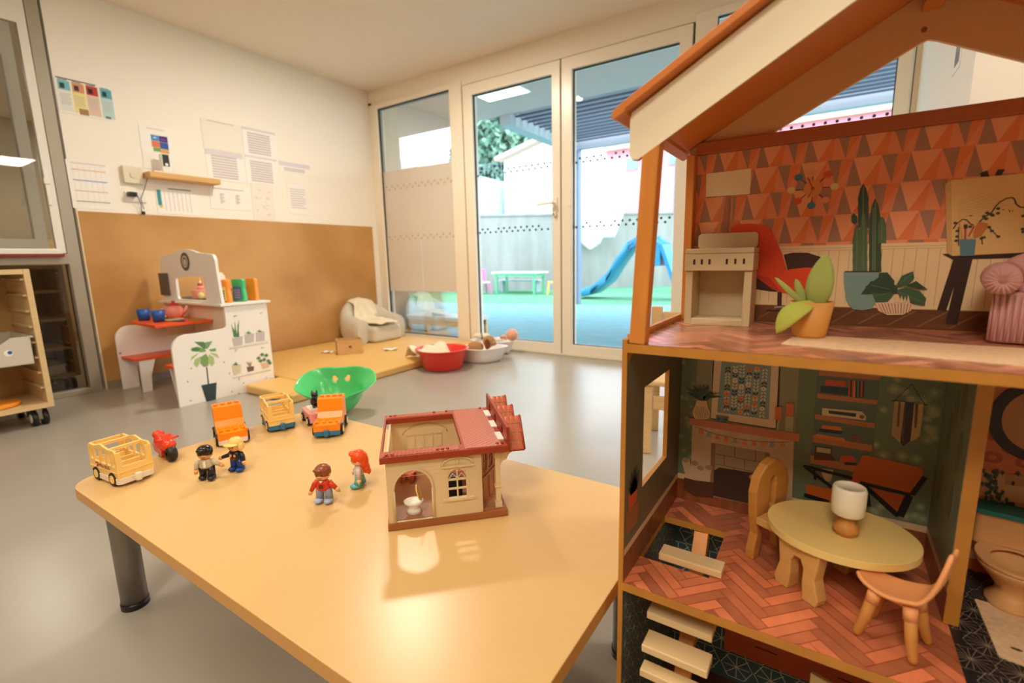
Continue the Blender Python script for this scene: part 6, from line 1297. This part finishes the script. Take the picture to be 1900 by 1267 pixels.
pp_(b, '', [(-.10, .075), (.125, .075), (.125, .215), (-.10, .215)], K('dresser_red', 190, 84, 34), 3, True)
for z in (.12, .166): pp_(b, '', [(-.10, z), (.125, z), (.125, z+.0015), (-.10, z+.0015)], K('dresser_line', 130, 52, 22), 4, True)
for x in (-.04, .07):
    for z in (.10, .145, .19): pp_(b, '', [(x-.016, z), (x+.016, z), (x+.016, z+.0018), (x-.016, z+.0018)], K('dresser_handle', 70, 30, 20), 5, True)
for i in range(9): a = pi*i/8; pp_(b, '', [(-.085, .205), (-.085+.045*cos(a), .215+.05*sin(a)), (-.080, .215)], gd, 6, True)
part(b, 'printed_dresser', bp, recalc=False)

# ================================================================ LOOSE THINGS IN THE DOLLHOUSE
M_card = mat('grey_card', S(206, 184, 146), .7, .3, bump=.05, bscale=300); M_hole = mat('slot_dark', S(40, 26, 18), .8)
sv = thing('play_stove', 'small beige card stove with six slots at the left of the top floor', 'toy stove', (-.128, .735, Z3), 0)
x0, x1, yf, yb_ = -.0425, .0425, -.025, .025
b = MB()
b.box((x0, yf, 0), (x0+.0095, yb_, .075), M_card); b.box((x1-.0095, yf, 0), (x1, yb_, .075), M_card); b.box((x0+.0095, yb_-.004, 0), (x1-.0095, yb_, .075), M_card); b.box((x0+.0095, yf, 0), (x1-.0095, yb_-.004, .009), M_card)
b.build('oven_body', sv, bevel=.0008)
b = MB(); b.box((x0-.001, yf-.003, .0752), (x1+.001, yb_, .098), M_card); cp = b.build('control_panel', sv, bevel=.0008)
b = MB()
for x in (-.031, -.021, -.011, .011, .0215, .032): b.box((x-.0013, yf-.0034, .084), (x+.0013, yf-.0029, .091), M_hole)
b.build('slots', cp)
b = MB(); b.box((x0-.001, yf-.003, .0982), (x1+.001, yb_, .1055), M_card); b.build('hob', sv, bevel=.0015); b = MB(); b.prism(rrect(x0+.005, .1056, x1-.001, .127, .005), 'y', yb_-.004, yb_, M_card); b.build('splashback', sv, bevel=.0005)
# felt plant in a wooden pot
M_pot = mat('turned_wood_pot', S(224, 160, 78), .5, n=.1, nscale=10); M_felt = mat('lime_felt', S(190, 200, 92), .9, .1, bump=.3, bscale=300); M_felt2 = mat('sage_felt', S(168, 180, 100), .9, .1, bump=.3, bscale=300)
fp = thing('felt_plant', 'lime green felt plant in a small wooden pot on the top floor', 'toy plant', (-.015, .647, Z3+.0014))
MB().lathe([(.0001, 0), (.0155, 0), (.017, .003), (.0225, .0405), (.0205, .0405), (.017, .034), (.0001, .034)], M_pot, n=32).build('pot', fp)
def leaf_(base, tip, w_, m, bend=0, up=(0, -1, 0)):
    base, tip = Vector(base), Vector(tip); a = tip-base; s_ = a.normalized().cross(Vector(up)).normalized(); n_ = Vector(up)
    f = lambda u, v: base+a*v+s_*(u-.5)*w_*(sin(pi*min(1, v*.92+.08))**.7)+n_*bend*sin(pi*v)+n_*.10*w_*(1-(2*u-1)**2)
    MB().sheet(f, 6, 12, m).build('leaf', fp, solid=.0018)
leaf_((.004, 0, .032), (.010, -.004, .093), .026, M_felt2, .004); leaf_((-.002, .004, .032), (.000, .004, .080), .012, M_felt2, -.002); leaf_((-.006, 0, .034), (-.017, -.002, .066), .009, M_felt2); leaf_((-.006, -.002, .036), (-.038, -.006, .068), .006, M_felt2, .002); leaf_((.002, -.012, .040), (-.030, -.030, .006), .024, M_felt, .012, (-.3, -.8, .5))
# rugs
M_rug = mat('felt_rug', S(240, 206, 164), .95, .1, n=.12, nscale=160, bump=.3, bscale=400)
def rug(name, label, pts, z, hole_=None):
    zig = []
    for i in range(len(pts)):
        a, c = Vector(pts[i]), Vector(pts[(i+1) % len(pts)]); n_ = max(2, int((c-a).length/.0022)); d = (c-a).normalized(); o = Vector((d.y, -d.x))*.0007
        for k in range(n_): p = a+(c-a)*k/n_+(o if k % 2 else o*0); zig.append((p.x, p.y))
    return tag(MB().prism(zig, 'z', z+.0002, z+.0013, M_rug, [hole_] if hole_ else []).build(name), label, 'rug')
rug('felt_rug', 'peach felt rug with pinked edges along the front of the top floor', [(-.038, .582), (.30, .530), (.30, .650), (-.027, .660)], Z3)
rug('felt_rug', 'peach felt bath rug with an oval hole on the black tiles', [(.168, .702), (.1685, .607), (.185, .604), (.30, .602), (.30, .70)], Z2, [(.1855+.005*cos(2*pi*i/16), .628+.003*sin(2*pi*i/16)) for i in range(16)])
# pink ribbed armchair at the right
M_pnk = mat('dusty_pink_plastic', S(206, 154, 148), .6, .3, bump=.05, bscale=200)
pk = thing('pink_armchair', 'dusty pink ribbed toy armchair at the right of the top floor', 'toy armchair', (.188, .702, Z3+.0014), radians(-12))
b = MB(); b.prism([(-.040, -.028), (.036, -.028), (.036, .03), (-.030, .03)], 'z', 0, .052, M_pnk); b.build('base', pk, bevel=.003)
b = MB()
for i in range(22):
    a = radians(-90+9.5*i); 
for i in range(16): x = -.038+i*.0048; b.tube([(x, -.029, .002), (x, -.0295, .05)], .0016, M_pnk, 6)
for i in range(10): y = -.026+i*.006; b.tube([(-.0405+.0009*i, y, .002), (-.0405+.0009*i, y, .05)], .0016, M_pnk, 6)
b.build('pleated_skirt', pk)
b = MB(); b.tube([(-.036, -.034, .064), (-.038, .0, .066), (-.034, .03, .066)], [.0145, .0155, .015], M_pnk, 20); 
for i in range(18): a = 2*pi*i/18; b.tube([(-.036+.003*cos(a), -.0495, .064+.003*sin(a)), (-.036+.0135*cos(a), -.0488, .064+.0135*sin(a))], .0012, M_pnk, 6)
b.build('arm', pk)
b = MB(); b.tube([(.034, -.034, .064), (.036, .0, .066), (.036, .03, .066)], [.0145, .0155, .015], M_pnk, 20); b.build('arm', pk)
b = MB(); b.ell((0, -.008, .054), (.028, .028, .010), M_pnk); b.build('seat', pk); b = MB(); b.ell((0, .03, .072), (.040, .012, .022), M_pnk); b.build('backrest', pk)
# oval table
M_tbt = mat('yellow_green_paint', S(240, 208, 130), .4, .5); M_nat = mat('natural_beech', S(224, 174, 100), .5, .4, n=.1, nscale=12, stretch=(1, 1, 6)); M_nat2 = mat('natural_beech_dark', S(206, 140, 66), .5, .4, n=.1, nscale=12, stretch=(1, 1, 6))
ZTT = .395
ot = thing('toy_round_table', 'small round yellow green toy table in the middle storey', 'toy table', (.033, .652, Z2))
b = MB(); b.prism([(.0765*cos(2*pi*i/56), .066*sin(2*pi*i/56)) for i in range(56)], 'z', ZTT-Z2-.009, ZTT-Z2, M_tbt); b.build('tabletop', ot, bevel=.002, seg=3)
def legpair(T, name='leg'):
    h = ZTT-Z2-.0092
    P_ = [(-.0265, 0), (-.0095, 0), (-.0075, .02), (-.008, .038), (-.004, .047), (.004, .047), (.008, .038), (.0075, .02), (.0095, 0), (.0265, 0), (.0285, .008), (.0225, .03), (.027, h), (-.027, h), (-.0225, .03), (-.0285, .008)]
    MB(T).prism(P_, 'y', -.008, .008, M_nat).build(name, ot, bevel=.0015)
legpair(Matrix.Rotation(radians(-36), 4, 'Z') @ Matrix.Translation((-.006, -.052, 0)), 'leg_board'); legpair(Matrix.Rotation(radians(-36), 4, 'Z') @ Matrix.Translation((.004, .036, 0)), 'leg_board')
# lamp
lm = thing('toy_table_lamp', 'toy lamp with a white drum shade and turned wooden base on the round table', 'toy lamp', (.038, .640, ZTT+.0004))
MB().lathe([(.0001, 0), (.0085, 0), (.0130, .006), (.0132, .010), (.010, .014), (.0075, .018), (.007, .026), (.0001, .026)], M_nat2, n=30).build('base', lm)
MB().lathe([(.0001, .0262), (.0145, .0262), (.0162, .028), (.0168, .040), (.0168, .056), (.0155, .0595), (.0135, .060), (.0130, .0585), (.0001, .0585)], mat('shade_white_paint', S(244, 232, 206), .4), n=32).build('lamp_shade', lm)
# wooden slotted chair left of the table
wc = thing('toy_wooden_chair', 'wooden toy chair with a slotted high back at the left of the round table', 'toy chair', (-.018, .670, Z2), radians(63))
hh_ = .133; prof = [(-.034, 0), (-.020, 0), (-.016, .03), (-.020, .052), (.020, .052), (.016, .03), (.020, 0), (.034, 0), (.034, .012), (.028, .035), (.033, .06), (.036, .094), (.031, .114), (.016, .128), (0, hh_), (-.016, .128), (-.031, .114), (-.036, .094), (-.033, .06), (-.028, .035), (-.034, .012)]
b = MB(); b.prism(prof, 'y', .026, .038, M_nat2, [[(.0055*cos(a)+0, .105+.0055*sin(a)) for a in [pi*i/8 for i in range(9)]]+[(.0055*cos(a), .070+.0055*sin(a)) for a in [pi+pi*i/8 for i in range(9)]]]); b.build('backrest', wc, bevel=.0018)
MB().box((-.034, -.034, .052), (.034, .0258, .062), M_nat).build('seat', wc, bevel=.0015)
b = MB(); b.prism([(-.034, 0), (-.016, 0), (-.014, .03), (0, .042), (.014, .03), (.016, 0), (.034, 0), (.032, .0518), (-.032, .0518)], 'y', -.032, -.022, M_nat2); b.build('front_legs', wc, bevel=.0015)
MB().box((.008, .0385, .094), (.030, .0392, .112), mat('pale_sticker', S(236, 214, 156), .6)).build('sticker', wc)
# peach shell chair at the front right
M_pch = mat('peach_seat_plastic', S(240, 164, 104), .4, .4)
pc2 = thing('toy_shell_chair', 'peach toy chair with a curved back and wooden legs right of the round table', 'toy chair', (.082, .580, Z2), radians(-22))
def seatf(u, v):                                   # v: 0 front edge (-x) .. 1 top of back (+x)
    if v < .55: t = v/.55; x = -.034+.052*t; z = .060-.006*sin(pi*t); w_ = .0225*(1-.45*(1-t)**3)
    else: t = (v-.55)/.45; x = .018+.014*sin(t*pi/2)**1.0+.006*t; z = .060-.0+(.058)*(1-cos(t*pi/2))**.9; w_ = .0225*(1-.35*t**2)
    q = 2*u-1; e = (1-(max(0, v-.88)/.12)**2*.5)*(1-(max(0, .1-v)/.1)**2*.5)
    return Vector((x, q*w_*e, z+.003*q*q))
MB().sheet(seatf, 14, 28, M_pch).build('seat_shell', pc2, solid=.0042, sub=1)
MB().box((-.018, -.013, .049), (.018, .013, .0545), M_pch).build('seat_frame', pc2, bevel=.002)
for sx in (-1, 1):
    for sy in (-1, 1):
        l = MB().tube([(sx*.015, sy*.012, .052), (sx*.019, sy*.0165, .024), (sx*.0235, sy*.021, .0045), (sx*.0238, sy*.0213, .001)], [.0055, .0052, .0042, .0028], M_nat2, 16).build('leg', pc2)
        MB().tube([(sx*.0145, sy*.0118, .053), (sx*.0162, sy*.0134, .040)], .0062, M_pch, 16).build('leg_socket', l)
# toilet in the bathroom
M_toi = mat('beige_ceramic', S(226, 172, 112), .4, .5); tt3 = thing('toy_toilet', 'beige toy toilet with a teal tank lid in the dollhouse bathroom', 'toy toilet', (.200, .72, Z2), radians(-8))
MB().prism(rrect(-.036, .018, .036, .044, .006), 'z', .052, .090, M_toi).build('tank', tt3, bevel=.003); MB().prism(rrect(-.040, .014, .040, .047, .008), 'z', .0905, .0965, mat('teal_lid', S(20, 120, 112), .4)).build('tank_lid', tt3, bevel=.0015)
MB().lathe([(.0001, 0), (.021, 0), (.022, .006), (.015, .014), (.014, .022), (.024, .036), (.033, .047), (.034, .052), (.028, .053), (.022, .046), (.0001, .040)], M_toi, (0, -.008, 0), 32, sy=1.12).build('bowl', tt3)
MB().prism([(.035*cos(2*pi*i/32), -.008+.040*sin(2*pi*i/32)) for i in range(32)], 'z', .0533, .0565, M_toi, [[(.022*cos(2*pi*i/24), -.012+.026*sin(2*pi*i/24)) for i in range(24)]]).build('seat_ring', tt3, bevel=.001)
# little pale frame on the ground floor
gf = thing('toy_frame_chair', 'pale toy chair frame on the ground floor, cut by the bottom picture edge', 'toy chair', (.045, .62, Z1), radians(-20))
b = MB(); b.prism([(-.03, .06), (.03, .06), (.03, .185), (-.03, .185)], 'y', 0, .006, M_tread, [[(-.022, .07), (.022, .07), (.022, .176), (-.022, .176)]]); b.build('backrest', gf, bevel=.001); MB().box((-.03, -.05, .055), (.03, .0, .0598), M_tread).build('seat', gf)
for sx in (-.027, .022):
    for sy in (-.048, 0): MB().box((sx, sy, 0), (sx+.005, sy+.005, .0548), M_tread).build('leg', gf)
# child's wooden chair behind the dollhouse, seen through its side window
wch = thing('child_chair', "child's light wooden chair on the floor behind the dollhouse, seen through its side window", 'chair', (-.42, 1.83, 0), radians(10))
for sx in (-1, 1):
    b = MB(); b.prism([(sx*.13-.018, 0), (sx*.13+.018, 0), (sx*.13+.022, .26), (sx*.13-.022, .26)], 'y', -.14, -.115, M_wood); b.build('leg', wch, bevel=.004)
    b = MB(); b.prism([(sx*.13-.018, 0), (sx*.13+.018, 0), (sx*.13+.022, .52), (sx*.13-.022, .52)], 'y', .115, .14, M_wood); b.build('leg', wch, bevel=.004)
MB().box((-.16, -.15, .261), (.16, .112, .28), M_wood).build('seat', wch, bevel=.006); MB().box((-.106, -.135, .17), (.106, -.12, .22), M_wood).build('stretcher', wch, bevel=.003); MB().box((-.107, .12, .40), (.107, .135, .50), M_wood).build('backrest', wch, bevel=.006)

# ================================================================ repeats share a group phrase
GROUPS = {'notice': 'notices pinned on the left wall', 'toy_cup': 'blue cups on the play table', 'toy_phone': 'toy phones on the play stand counter', 'toy_plate': 'toy plates on the play table', 'toy_cutlery': 'toy cutlery on the play table',
 'toy_minibus': 'yellow toy minibuses on the low table', 'toy_car': 'toy cars on the low table', 'toy_figure': 'toy figures standing on the low table', 'white_basin': 'white basins by the doors', 'tray_trolley': 'tray trolleys at the left',
 'felt_rug': 'felt rugs in the dollhouse', 'ceiling_light': 'ceiling lights', 'shade_cloth': 'shade cloths on the yard fence', 'plush_toy': 'plush toys on the play stand shelf', 'crumpled_paper': 'papers lying on the mat', 'wall_picture': 'pictures on the wall pier', 'foam_mat': 'foam mats on the floor'}
for o in list(scene.objects):
    if o.parent is None and o.get('label') and not o.get('group'):
        k = o.name.split('.')[0]
        if k in GROUPS: o['group'] = GROUPS[k]
